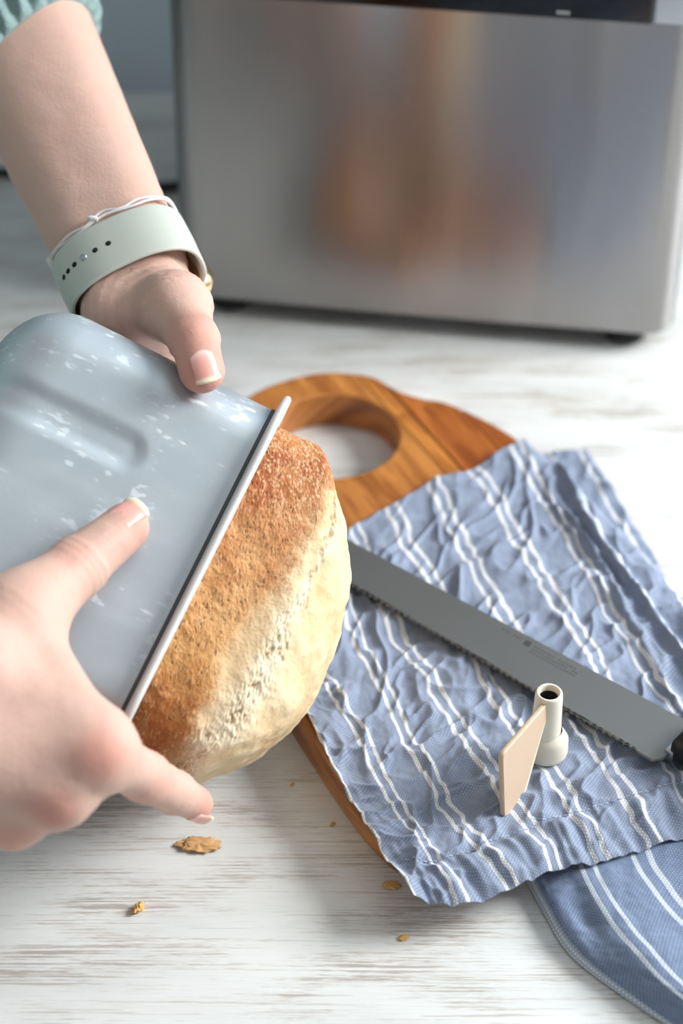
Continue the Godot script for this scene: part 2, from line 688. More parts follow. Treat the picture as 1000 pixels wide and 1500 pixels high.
func build_table():
	var t := thing("table", "whitewashed wooden table with streaky brown grain showing through, under everything else", "table", Vector3(0.28, -0.75, -0.72))
	var top := part("tabletop", plate(rrect(0.72, 0.50, 0.01, 3), 0.715, 0.75, 0.004, PackedVector2Array(), 1.0 / 0.5, 2), M.whitewash, t)
	top.rotation.y = 0.0
	for sx in [-1, 1]:
		for sz in [-1, 1]:
			var l := part("leg", box(0.06, 0.715, 0.06, 0.004, 0.006), M.trim, t)
			l.position = Vector3(sx * 0.64, 0, sz * 0.42)
	for sz in [-1, 1]:
		var a := part("apron", box(1.22, 0.09, 0.022), M.trim, t)
		a.position = Vector3(0, 0.624, sz * 0.42)

func build_cord():
	var p := PackedVector3Array()
	var ctl := [Vector3(0.03, 0.004, -1.17), Vector3(-0.05, 0.0035, -1.115), Vector3(-0.11, 0.0032, -1.094), Vector3(-0.16, 0.0032, -1.097), Vector3(-0.215, 0.0032, -1.112), Vector3(-0.30, 0.0032, -1.10), Vector3(-0.38, 0.0032, -1.15)]
	for k in 60:
		p.append(cr_at(ctl, k / 59.0 * 6.0))
	var c := part("power_cord", tube(p, 0.0032, 10), M.black, self)
	c.set_meta("label", "thin black power cord lying on the table behind the bare forearm")
	c.set_meta("category", "cord")

# ======================================================================
#  bread machine
# ======================================================================
func build_bread_machine():
	var t := thing("bread_machine", "stainless steel bread machine with dark control strip on black feet, behind the cutting board", "bread machine", Vector3(0.0635, 0, -1.0675))
	t.rotation_degrees.y = -8.5
	# front steel sheet, wrapped round both front corners
	var hw := 0.1385
	var zf := 0.128
	var pts := PackedVector2Array()
	var r := 0.016
	pts.append(Vector2(-hw, zf - 0.05))
	for k in 9:
		var a := PI - PI / 2 * k / 8.0
		pts.append(Vector2(-hw + r + r * cos(a), zf - r + r * sin(a)))
	for k in range(1, 24):
		pts.append(Vector2(lerpf(-hw + r, hw - r, k / 24.0), zf + 0.0012 * sin(PI * k / 24.0)))
	for k in 9:
		var a := PI / 2 - PI / 2 * k / 8.0
		pts.append(Vector2(hw - r + r * cos(a), zf - r + r * sin(a)))
	pts.append(Vector2(hw, zf - 0.05))
	var rows := []
	for y in [[0.0120, -0.0015], [0.0125, -0.0004], [0.014, 0.0], [0.05, 0.0], [0.10, 0.0], [0.15, 0.0], [0.1935, 0.0], [0.195, -0.0004], [0.1955, -0.0015]]:
		var row := PackedVector3Array()
		for p in pts:
			var q := Vector2(p.x * (1.0 + y[1] / hw), p.y + y[1])
			row.append(Vector3(q.x, y[0], q.y - 0.044 * y[0]))
		rows.append(row)
	part("steel_front", grid(rows, false, Vector3(0, 0.1, -0.2)), M.steel, t)
	# black shell behind the sheet
	var shell := part("side_shell", plate(rrect(hw + 0.0018, 0.108, 0.02, 6), 0.014, 0.285, 0.006), M.black, t)
	shell.position.z = -0.022
	part("base_plate", plate(rrect(hw - 0.006, zf - 0.008, 0.016, 6), 0.008, 0.0145, 0.001), M.black, t)
	for sx in [-1, 1]:
		for sz in [-1, 1]:
			var f: MeshInstance3D = part("foot", lathe([[0.0001, 0.0], [0.0095, 0.0], [0.0112, 0.0012], [0.0118, 0.009], [0.0001, 0.009]], 24), M.rubber, t)
			f.position = Vector3(sx * 0.112, 0, zf - 0.0165 if sz > 0 else -0.11)
	# control fascia above the sheet
	part("fascia", plate(rrect(hw, 0.012, 0.008, 6), 0.1965, 0.268, 0.002), M.silver, t).position.z = zf - 0.0125
	var panel := PackedVector2Array()
	for q in [[-0.128, -0.0003], [0.1155, -0.0003]]:
		panel.append(Vector2(q[0], q[1]))
	var cp := part("control_panel", plate(rrect(0.121, 0.004, 0.003, 4), 0.1972, 0.262, 0.0015), M.gloss, t)
	cp.position = Vector3(-0.0105, 0, zf - 0.0018)
	for k in 3:
		var b := part("print_mark", box(0.0016, 0.0012, 0.0004, 0.0001, 0.0002), M.white_print, cp)
		b.position = Vector3(0.0737 + k * 0.0022, 0.2003, 0.0040)
	for k in 4:
		var b := part("button", plate(rrect(0.008, 0.0012, 0.0011, 4), 0.225, 0.232, 0.0005), M.silver, cp)
		b.position = Vector3(-0.06 + k * 0.032, 0, 0.0043)
	part("display", plate(rrect(0.022, 0.001, 0.0009, 4), 0.238, 0.256, 0.0004), M.rubber, cp).position = Vector3(0.0, 0, 0.0041)
	# lid with a rounded top and a window
	var lid := part("lid", plate(rrect(hw - 0.002, 0.116, 0.03, 8), 0.283, 0.318, 0.012, PackedVector2Array(), 1.0, 5), M.silver, t)
	lid.position.z = -0.012
	part("lid_window", plate(rrect(0.07, 0.045, 0.012, 6), 0.3175, 0.3195, 0.0008), M.gloss, lid)
	part("lid_handle", plate(rrect(0.035, 0.007, 0.006, 6), 0.290, 0.302, 0.003), M.black, lid).position.z = 0.118

# ======================================================================
#  cutting board
# ======================================================================
func smooth_loop(ctl: Array, per: int) -> PackedVector2Array:
	var p := PackedVector2Array()
	var n := ctl.size()
	for i in n:
		for k in per:
			var a: Vector2 = ctl[(i + n - 1) % n]
			var b: Vector2 = ctl[i]
			var c: Vector2 = ctl[(i + 1) % n]
			var e: Vector2 = ctl[(i + 2) % n]
			var q := cr(Vector3(a.x, 0, a.y), Vector3(b.x, 0, b.y), Vector3(c.x, 0, c.y), Vector3(e.x, 0, e.y), float(k) / per)
			p.append(Vector2(q.x, q.z))
	return p

func build_board():
	# own frame: x along the planks away from the handle, z across; the ring's centre is the origin
	var t := thing("cutting_board", "brown wooden cutting board with a round ring handle, mostly covered by the striped towel", "cutting board", Vector3(-0.005, 0.0, -0.8235))
	t.rotation.y = -atan2(0.888, 0.46)
	# in this frame +z is the photograph's left side
	var o := smooth_loop([Vector2(-0.0535, 0.0), Vector2(-0.050, -0.022), Vector2(-0.036, -0.041), Vector2(-0.018, -0.0485), Vector2(-0.006, -0.0565), Vector2(0.006, -0.0675), Vector2(0.045, -0.082),
		Vector2(0.10, -0.086), Vector2(0.17, -0.085), Vector2(0.235, -0.081), Vector2(0.262, -0.072), Vector2(0.274, -0.05), Vector2(0.276, 0.0), Vector2(0.274, 0.06), Vector2(0.264, 0.090), Vector2(0.238, 0.1025),
		Vector2(0.17, 0.1030), Vector2(0.10, 0.097), Vector2(0.045, 0.083), Vector2(0.006, 0.066), Vector2(-0.018, 0.0495), Vector2(-0.036, 0.041), Vector2(-0.050, 0.022)], 6)
	var hole := PackedVector2Array()
	for k in 48:
		var a := TAU * k / 48.0
		hole.append(Vector2(cos(a), sin(a)) * 0.0343)
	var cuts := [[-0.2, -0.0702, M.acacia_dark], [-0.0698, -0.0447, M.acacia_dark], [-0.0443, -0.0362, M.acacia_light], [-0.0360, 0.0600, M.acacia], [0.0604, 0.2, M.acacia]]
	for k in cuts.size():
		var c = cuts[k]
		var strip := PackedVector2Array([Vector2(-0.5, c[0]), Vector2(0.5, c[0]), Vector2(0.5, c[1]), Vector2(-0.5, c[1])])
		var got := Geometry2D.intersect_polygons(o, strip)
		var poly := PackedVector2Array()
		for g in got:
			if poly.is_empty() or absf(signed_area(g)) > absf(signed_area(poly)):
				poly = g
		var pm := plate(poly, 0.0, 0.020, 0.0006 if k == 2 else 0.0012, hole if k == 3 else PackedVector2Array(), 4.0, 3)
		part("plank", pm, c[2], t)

# ======================================================================
#  tea towel
# ======================================================================
const CLOTH := [
	[Vector3(-0.0477, 0.0228, -0.7099), Vector3(-0.0290, 0.0228, -0.6597), Vector3(-0.0132, 0.0228, -0.6175), Vector3(0.0056, 0.0228, -0.5687), Vector3(0.0278, 0.0214, -0.5223)],
	[Vector3(-0.0304, 0.0228, -0.7195), Vector3(-0.0137, 0.0228, -0.6597), Vector3(0.0056, 0.0228, -0.6151), Vector3(0.0253, 0.0228, -0.5650), Vector3(0.0488, 0.0173, -0.5222)],
	[Vector3(-0.0130, 0.0228, -0.7342), Vector3(0.0047, 0.0228, -0.6798), Vector3(0.0236, 0.0228, -0.6216), Vector3(0.0413, 0.0228, -0.5725), Vector3(0.0686, 0.0165, -0.5305)],
	[Vector3(0.0049, 0.0228, -0.7492), Vector3(0.0218, 0.0228, -0.6843), Vector3(0.0433, 0.0228, -0.6340), Vector3(0.0643, 0.0228, -0.5839), Vector3(0.0863, 0.0165, -0.5396)],
	[Vector3(0.0232, 0.0228, -0.7645), Vector3(0.0436, 0.0228, -0.7029), Vector3(0.0637, 0.0228, -0.6425), Vector3(0.0837, 0.0228, -0.5955), Vector3(0.1069, 0.0149, -0.5463)],
	[Vector3(0.0444, 0.0228, -0.7819), Vector3(0.0610, 0.0228, -0.7219), Vector3(0.0837, 0.0228, -0.6576), Vector3(0.1069, 0.0228, -0.6034), Vector3(0.1282, 0.0139, -0.5544)],
	[Vector3(0.0661, 0.0228, -0.7937), Vector3(0.0859, 0.0228, -0.7342), Vector3(0.1075, 0.0228, -0.6686), Vector3(0.1302, 0.0228, -0.6114), Vector3(0.1510, 0.0130, -0.5625)],
	[Vector3(0.0861, 0.0228, -0.8140), Vector3(0.1063, 0.0228, -0.7467), Vector3(0.1267, 0.0228, -0.6753), Vector3(0.1507, 0.0228, -0.6114), Vector3(0.1735, 0.0125, -0.5703)],
	[Vector3(0.1064, 0.0035, -0.8295), Vector3(0.1246, 0.0228, -0.7362), Vector3(0.1493, 0.0228, -0.6708), Vector3(0.1724, 0.0228, -0.6094), Vector3(0.1972, 0.0125, -0.5760)],
	[Vector3(0.1271, 0.0035, -0.8312), Vector3(0.1503, 0.0035, -0.7488), Vector3(0.1693, 0.0228, -0.6597), Vector3(0.1922, 0.0202, -0.6039), Vector3(0.2208, 0.0125, -0.5798)]]
const FOLD := [
	[Vector3(0.0755, 0.0090, -0.5495), Vector3(0.0803, 0.0070, -0.5362), Vector3(0.0902, 0.0060, -0.5119), Vector3(0.1078, 0.0050, -0.4928), Vector3(0.1331, 0.0030, -0.4704)],
	[Vector3(0.0986, 0.0120, -0.5597), Vector3(0.1017, 0.0140, -0.5399), Vector3(0.1117, 0.0150, -0.5132), Vector3(0.1275, 0.0140, -0.4876), Vector3(0.1454, 0.0100, -0.4716)],
	[Vector3(0.1202, 0.0140, -0.5653), Vector3(0.1235, 0.0130, -0.5443), Vector3(0.1359, 0.0120, -0.5207), Vector3(0.1544, 0.0100, -0.4972), Vector3(0.1725, 0.0080, -0.4762)],
	[Vector3(0.1459, 0.0140, -0.5785), Vector3(0.1547, 0.0120, -0.5578), Vector3(0.1682, 0.0100, -0.5344), Vector3(0.1860, 0.0080, -0.5086), Vector3(0.2037, 0.0060, -0.4872)]]

func net(ctl: Array, s: float, t: float) -> Vector3:
	var col := []
	for c in ctl:
		col.append(cr_at(c, t * (c.size() - 1)))
	return cr_at(col, s)

# a sheet with thickness: upper and lower skin joined round the edge
func sheet(P: Array, UVS: Array, thick: float, uv2_scale: float) -> ArrayMesh:
	var nv := P.size()
	var nu: int = P[0].size()
	var V := PackedVector3Array()
	var UV := PackedVector2Array()
	var U2 := PackedVector2Array()
	var I := PackedInt32Array()
	for side in 2:
		for j in nv:
			for i in nu:
				var p: Vector3 = P[j][i]
				var edge := mini(mini(i, nu - 1 - i), mini(j, nv - 1 - j))
				var th := thick * (0.35 if edge == 0 else (0.8 if edge == 1 else 1.0))
				V.append(p + Vector3(0, th * 0.5 if side == 0 else -th * 0.5, 0))
				UV.append(UVS[j][i])
				U2.append(Vector2(i * 1.0 / (nu - 1), j * 1.0 / (nv - 1)) * uv2_scale)
	var off := nu * nv
	for j in nv - 1:
		for i in nu - 1:
			var a := j * nu + i
			I.append_array([a, a + 1, a + nu, a + 1, a + nu + 1, a + nu])
			I.append_array([off + a, off + a + nu, off + a + 1, off + a + 1, off + a + nu, off + a + nu + 1])
	var border := PackedInt32Array()
	for i in nu:
		border.append(i)
	for j in range(1, nv):
		border.append(j * nu + nu - 1)
	for i in range(nu - 2, -1, -1):
		border.append((nv - 1) * nu + i)
	for j in range(nv - 2, 0, -1):
		border.append(j * nu)
	for k in border.size():
		var a := border[k]
		var b := border[(k + 1) % border.size()]
		I.append_array([a, off + a, b, b, off + a, off + b])
	var N := PackedVector3Array()
	N.resize(V.size())
	var up := 0.0
	for k in range(0, I.size(), 3):
		var n := (V[I[k + 2]] - V[I[k]]).cross(V[I[k + 1]] - V[I[k]])
		for q in 3:
			N[I[k + q]] += n
		if I[k] < off and I[k + 1] < off and I[k + 2] < off:
			up += n.y
	if up < 0.0:
		for k in range(0, I.size(), 3):
			var t := I[k + 1]
			I[k + 1] = I[k + 2]
			I[k + 2] = t
	for k in N.size():
		N[k] = (N[k] * (-1.0 if up < 0.0 else 1.0)).normalized()
	var arr := []
	arr.resize(Mesh.ARRAY_MAX)
	arr[Mesh.ARRAY_VERTEX] = V
	arr[Mesh.ARRAY_NORMAL] = N
	arr[Mesh.ARRAY_TEX_UV] = UV
	arr[Mesh.ARRAY_TEX_UV2] = U2
	arr[Mesh.ARRAY_INDEX] = I
	var am := ArrayMesh.new()
	am.add_surface_from_arrays(Mesh.PRIMITIVE_TRIANGLES, arr)
	return am

func board_ab(p: Vector3) -> Vector2:     # along the planks, and across towards the far side
	var rx := p.x + 0.005
	var rz := p.z + 0.8235
	return Vector2(0.46 * rx + 0.888 * rz, 0.888 * rx - 0.46 * rz)

func far_side(a: float) -> float:
	return lut([[-0.02, 0.045], [-0.006, 0.0565], [0.006, 0.0675], [0.045, 0.082], [0.10, 0.086], [0.17, 0.085], [0.235, 0.082]], a)

func on_board(q: Vector2) -> bool:
	return q.x < 0.277 and q.y < far_side(q.x) + 0.001 and q.y > -0.104

func cloth_over(q: Vector2) -> float:
	var b := far_side(q.x)
	var h := lerpf(0.0228, 0.0035, ss(b - 0.003, b + 0.016, q.y))
	if h > 0.0125:
		h = lerpf(h, 0.0125, ss(0.275, 0.308, q.x))
	return h

func build_towel():
	var t := thing("tea_towel", "crumpled blue tea towel with paired white stripes spread over the wooden board", "towel", Vector3.ZERO)
	var NX := 300
	var NT := 320
	var a1 := noise(38.0, 71, 2)
	var a2 := noise(1.0, 72, 2)
	var a3 := noise(150.0, 73, 2)
	var a4 := noise(1.0, 74, 2)
	var wob := noise(22.0, 75, 2)
	var P := []
	var UVS := []
	for j in NT:
		var tt := float(j) / (NT - 1)
		var row := PackedVector3Array()
		var ur := PackedVector2Array()
		for i in NX:
			var s := 9.0 * i / (NX - 1)
			var p := net(CLOTH, s, tt)
			var X := s * 0.0195
			var T := tt * 0.235
			# creases: thin ridges, most of them along the stripes, some across
			var r1 := 1.0 - absf(a2.get_noise_2d(X * 34.0 + T * 9.0 + 9.0, T * 15.0)) * 2.6
			var r2 := 1.0 - absf(a4.get_noise_2d(X * 22.0 - T * 16.0, T * 40.0 + X * 26.0)) * 2.8
			var soft := a1.get_noise_2d(X * 0.7, T * 0.7)
			var fine := a3.get_noise_2d(X, T * 0.8)
			var h := 0.0023 * pow(maxf(r1, 0.0), 1.7) + 0.0019 * pow(maxf(r2, 0.0), 1.7) + 0.0019 * soft + 0.0004 * fine
			# gathers at the hem and the seam of its fold
			var hem := ss(0.86, 0.93, tt)
			var pk := a2.get_noise_2d(X * 105.0 + 70.0, T * 14.0)
			h = h * (1.0 - 0.45 * hem) + hem * 0.0032 * pk
			h -= 0.0010 * exp(-pow((tt - 0.895) / 0.010, 2.0))
			h += 0.0014 * ss(0.90, 0.93, tt)
			h *= 0.45 + 0.55 * ss(0.0, 0.12, tt)
			# what lies under it: the board, then the table beyond the board's far side
			var q := board_ab(p)
			var under := cloth_over(q)
			# a sharp fold that runs down beside the far side, and the valley next to it
			h += 0.0050 * exp(-pow((s - 7.75 - 0.35 * tt) / 0.13, 2.0)) * ss(0.0, 0.10, tt)
			h += 0.0030 * exp(-pow((s - 7.15 - 0.25 * sin(tt * 5.0)) / 0.12, 2.0)) * ss(0.05, 0.3, tt)
			p += Vector3(wob.get_noise_2d(X, T) * 0.0016, 0, wob.get_noise_2d(X + 5.0, T) * 0.0016)
			p.y = under + h
			# pressed flat under the knife and the paddle
			var kd := p - Vector3(-0.0318, 0, -0.7589)
			var ka := kd.x * 0.7729 + kd.z * 0.6345
			var kb := -kd.x * 0.6345 + kd.z * 0.7729
			var press := ss(-0.004, 0.001, kb) * (1.0 - ss(0.030, 0.036, kb)) * (1.0 - ss(0.240, 0.250, ka))
			p.y = lerpf(p.y, minf(p.y, 0.0276), press)
			var grip := ss(-0.008, -0.003, kb) * (1.0 - ss(0.026, 0.031, kb)) * ss(0.226, 0.234, ka)
			p.y = lerpf(p.y, minf(p.y, 0.0242), grip)
			var pdist := Vector2(p.x - 0.0854, p.z + 0.5975).length()
			p.y = lerpf(p.y, minf(p.y, 0.0242), 1.0 - ss(0.009, 0.014, pdist))
			p.y = maxf(p.y, 0.0213 if on_board(q) else 0.0012)
			row.append(p)
			var su := s + 0.07 * a2.get_noise_2d(X * 40.0, T * 60.0 + 33.0)
			ur.append(Vector2((su + 0.3) / 9.6, tt))
		P.append(row)
		UVS.append(ur)
	part("upper_layer", sheet(P, UVS, 0.0012, 1.0), cloth_mat(60.0, 75.0), t)
	# stitches along the hem fold
	var st := SurfaceTool.new()
	st.begin(Mesh.PRIMITIVE_TRIANGLES)
	var stitches := 0
	var jj := int(0.895 * (NT - 1))
	var i0 := 12
	while i0 < NX - 8:
		var a: Vector3 = P[jj][i0] + Vector3(0, 0.0009, 0)
		var b: Vector3 = P[jj][i0 + 2] + Vector3(0, 0.0009, 0)
		var q := PackedVector3Array([a, a.lerp(b, 0.5) + Vector3(0, 0.0003, 0), b])
		st.append_from(tube(q, 0.00022, 5), 0, Transform3D())
		i0 += 4
		stitches += 1
	var sm := part("hem_stitching", st.commit(), M.stitch, t)
	sm.set_meta("kind", "stuff")
	# the under layer that sticks out below the hem
	var P2 := []
	var UV2 := []
	var FX := 130
	var FT := 150
	for j in FT:
		var tt := float(j) / (FT - 1)
		var row := PackedVector3Array()
		var ur := PackedVector2Array()
		for i in FX:
			var s := 3.0 * i / (FX - 1)
			var p := net(FOLD, s, tt)
			var X := s * 0.022
			var T := tt * 0.10
			var h := 0.0014 * a1.get_noise_2d(X + 3.0, T) + 0.0003 * a3.get_noise_2d(X + 1.0, T)
			h -= 0.003 * exp(-pow((s - 0.55) / 0.22, 2.0) - pow((tt - 0.42) / 0.14, 2.0))
			h *= ss(0.0, 0.25, s)
			var roll := 1.0 - ss(0.0, 0.16, s)
			p.y = maxf(p.y * (1.0 - roll * roll) + h, 0.0011)
			row.append(p)
			ur.append(Vector2((0.3 + (2.09 + 0.91 * s if s < 1.0 else 3.0 + 0.98 * (s - 1.0))) / 9.6, tt))
		P2.append(row)
		UV2.append(ur)
	part("folded_layer", sheet(P2, UV2, 0.0012, 1.0), cloth_mat(22.0, 34.0, Color(0.90, 0.94, 0.98)), t)

func cloth_mat(u: float, v: float, tint := Color.WHITE) -> StandardMaterial3D:
	var m: StandardMaterial3D = M.cloth.duplicate()
	m.albedo_color = tint
	m.uv2_scale = Vector3(u, v, 1)
	return m

# ======================================================================
#  knife, paddle
# ======================================================================
func build_knife():
	# own frame: x from tip to handle, z from spine to edge
	var tip := Vector3(-0.0318, 0.0298, -0.7589)
	var ax := Vector3(0.1425, 0.0, 0.1170).normalized()
	var t := thing("bread_knife", "serrated steel bread knife lying slantwise across the striped towel", "knife", tip)
	t.transform = Transform3D(Basis(ax, Vector3.UP, ax.cross(Vector3.UP)), tip)
	var len := 0.237
	var w0 := 0.0222
	var w1 := 0.0292
	var wid := w1
	var o := PackedVector2Array()
	o.append(Vector2(0.012, 0.0))
	o.append(Vector2(len, 0.0))
	o.append(Vector2(len + 0.001, 0.012))
	o.append(Vector2(len - 0.001, wid - 0.004))
	o.append(Vector2(len - 0.004, wid))
	var n := 62
	for k in n:
		var x0 := lerpf(len - 0.012, 0.012, float(k) / n)
		var x1 := lerpf(len - 0.012, 0.012, float(k + 1) / n)
		o.append(Vector2(x0, lerpf(w0, w1, x0 / len)))
		for q in [0.2, 0.4, 0.6, 0.8]:
			var xx := lerpf(x0, x1, q)
			o.append(Vector2(xx, lerpf(w0, w1, xx / len) - 0.0010 * sin(PI * q)))
	o.append(Vector2(0.010, w0))
	o.append(Vector2(0.002, w0 - 0.007))
	o.append(Vector2(0.003, 0.006))
	part("blade", plate(o, -0.0008, 0.0010, 0.0005, PackedVector2Array(), 1.0, 1, true), M.blade, t)
	# etched block: rows of tiny marks round a small square emblem, worn and unreadable in the photograph
	var rng := RandomNumberGenerator.new()
	rng.seed = 5
	var mk := SurfaceTool.new()
	mk.begin(Mesh.PRIMITIVE_TRIANGLES)
	for row in 4:
		var x := 0.1370 if row == 0 else 0.1552
		var stop := 0.1485 if row == 0 else 0.1800
		while x < stop:
			var l := rng.randf_range(0.0007, 0.0017)
			if rng.randf() > 0.14:
				mk.append_from(box(l, 0.00012, 0.0011, 0.00003, 0.0002), 0, Transform3D(Basis(), Vector3(x + l / 2, 0.00098, 0.0024 + row * 0.0019 if row > 0 else 0.0040)))
			x += l + 0.00035
	var et := part("etched_lettering", mk.commit(), M.etch, t)
	et.set_meta("kind", "stuff")
	part("emblem", box(0.0032, 0.00012, 0.0032, 0.00003, 0.0003), M.etch_dark, t).position = Vector3(0.1517, 0.00098, 0.0046)
	var h := PackedVector2Array()
	for q in [[0.0, 0.001], [0.006, -0.001], [0.06, -0.002], [0.110, -0.003], [0.117, 0.004], [0.116, 0.016], [0.108, 0.024], [0.085, 0.019], [0.06, 0.021], [0.03, 0.018], [0.006, 0.022], [0.0, 0.021]]:
		h.append(Vector2(len - 0.0005 + q[0], q[1]))
	part("handle", plate(h, -0.0045, 0.0115, 0.005, PackedVector2Array(), 1.0, 4), M.black, t)
	part("bolster", plate(PackedVector2Array([Vector2(len - 0.003, 0.0005), Vector2(len + 0.001, 0.0003), Vector2(len + 0.001, 0.0215), Vector2(len - 0.003, 0.0212)]), -0.0022, 0.0026, 0.0008), M.silver, t)

func build_paddle():
	var base := Vector3(0.0854, 0.0250, -0.5975)
	var t := thing("kneading_paddle", "small cream plastic kneading paddle standing upright on the striped towel", "paddle", base)
	# hollow hub, leaning a little
	var hub := part("hub", lathe([[0.0001, 0.0], [0.0062, 0.0], [0.0066, 0.0006], [0.0064, 0.012], [0.0058, 0.034], [0.0056, 0.0362], [0.0051, 0.0370], [0.0044, 0.0370], [0.0042, 0.0364], [0.0040, 0.035], [0.0040, 0.008], [0.0001, 0.008]], 36), M.cream, t)
	var lining := part("bore_lining", lathe([[0.0001, 0.0081], [0.0038, 0.0081], [0.0039, 0.0340], [0.00385, 0.0340], [0.0037, 0.0085], [0.0001, 0.0083]], 28), M.coating, hub)
	lining.name = "bore_lining"
	var col := part("collar", lathe([[0.0001, 0.0], [0.0078, 0.0], [0.0088, 0.0010], [0.0092, 0.0030], [0.0090, 0.0100], [0.0078, 0.0125], [0.0064, 0.0145], [0.0062, 0.0150]], 36, Vector2(1.0, 0.9)), M.cream, t)
	col.position = Vector3(0.0008, 0.0, 0.0)
	# fin: an upright plate from the hub towards the near left
	var w := [Vector3(0.0850, 0.0600, -0.5955), Vector3(0.0633, 0.0600, -0.5645), Vector3(0.0658, 0.0235, -0.5633), Vector3(0.0739, 0.0215, -0.5749), Vector3(0.0812, 0.0480, -0.5902), Vector3(0.0845, 0.0540, -0.5945)]
	var e: Vector3 = (w[1] - w[0]).normalized()
	var nrm: Vector3 = e.cross(w[2] - w[1]).normalized()
	var f: Vector3 = nrm.cross(e)
	var o := PackedVector2Array()
	for q in w:
		var r: Vector3 = q - w[0]
		o.append(Vector2(r.dot(e), r.dot(f)))
	# round the corners
	var ro := PackedVector2Array()
	for i in o.size():
		var a := o[(i + o.size() - 1) % o.size()]
		var b := o[i]
		var c := o[(i + 1) % o.size()]
		var d0 := minf(0.003, b.distance_to(a) * 0.4)
		var d1 := minf(0.003, b.distance_to(c) * 0.4)
		for k in 5:
			var u := k / 4.0
			var p0 := b + (a - b).normalized() * d0
			var p1 := b + (c - b).normalized() * d1
			ro.append(p0.lerp(b, u).lerp(b.lerp(p1, u), u))
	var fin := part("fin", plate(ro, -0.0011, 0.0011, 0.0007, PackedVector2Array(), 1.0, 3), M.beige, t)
	fin.transform = Transform3D(Basis(e, nrm, f * (1.0 if e.cross(nrm).dot(f) > 0 else -1.0)), w[0] - base)
	if e.cross(nrm).dot(f) < 0.0:
		var fo := PackedVector2Array()
		for q in ro:
			fo.append(Vector2(q.x, -q.y))
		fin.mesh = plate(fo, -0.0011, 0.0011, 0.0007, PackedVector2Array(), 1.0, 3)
		ro = fo
	if signed_area(ro) < 0.0:
		ro.reverse()
	var inner := inset(ro, 0.0004)
	part("beige_face", plate(inner, 0.00095, 0.00118, 0.0001, PackedVector2Array(), 1.0, 1), M.beige, fin)  # thin beige layer on each face of the fin
	part("beige_face", plate(inner, -0.00118, -0.00095, 0.0001, PackedVector2Array(), 1.0, 1), M.beige, fin)
	# thickened bead along the outer edge
	var bead := PackedVector3Array()
	for k in 21:
		bead.append(cr_at([w[3] - base + Vector3(0.0004, 0.0010, 0.0002), w[4] - base + Vector3(0.0009, 0.0, -0.0002), w[0] - base + Vector3(0.0008, -0.0015, 0.0002)], k / 10.0))
	part("edge_bead", tube(bead, 0.0014, 10), M.cream, t)

# ======================================================================
#  bread pan and loaf (own frame: x along the rim, y out of the opening, z towards the near side)
# ======================================================================
func rr_loop(hx: float, hz: float, r: float, n: int) -> PackedVector2Array:     # n points evenly along a rounded rectangle
	var base := rrect(hx, hz, r, 10)
	var m := base.size()
	var L := 0.0
	for i in m:
		L += base[i].distance_to(base[(i + 1) % m])
	var out := PackedVector2Array()
	var i := 0
	var acc := 0.0
	for k in n:
		var want := L * k / n
		while true:
			var seg := base[i % m].distance_to(base[(i + 1) % m])
			if acc + seg >= want or i > m * 2:
				out.append(base[i % m].lerp(base[(i + 1) % m], clampf((want - acc) / maxf(seg, 1e-9), 0, 1)))
				break
			acc += seg
			i += 1
	return out

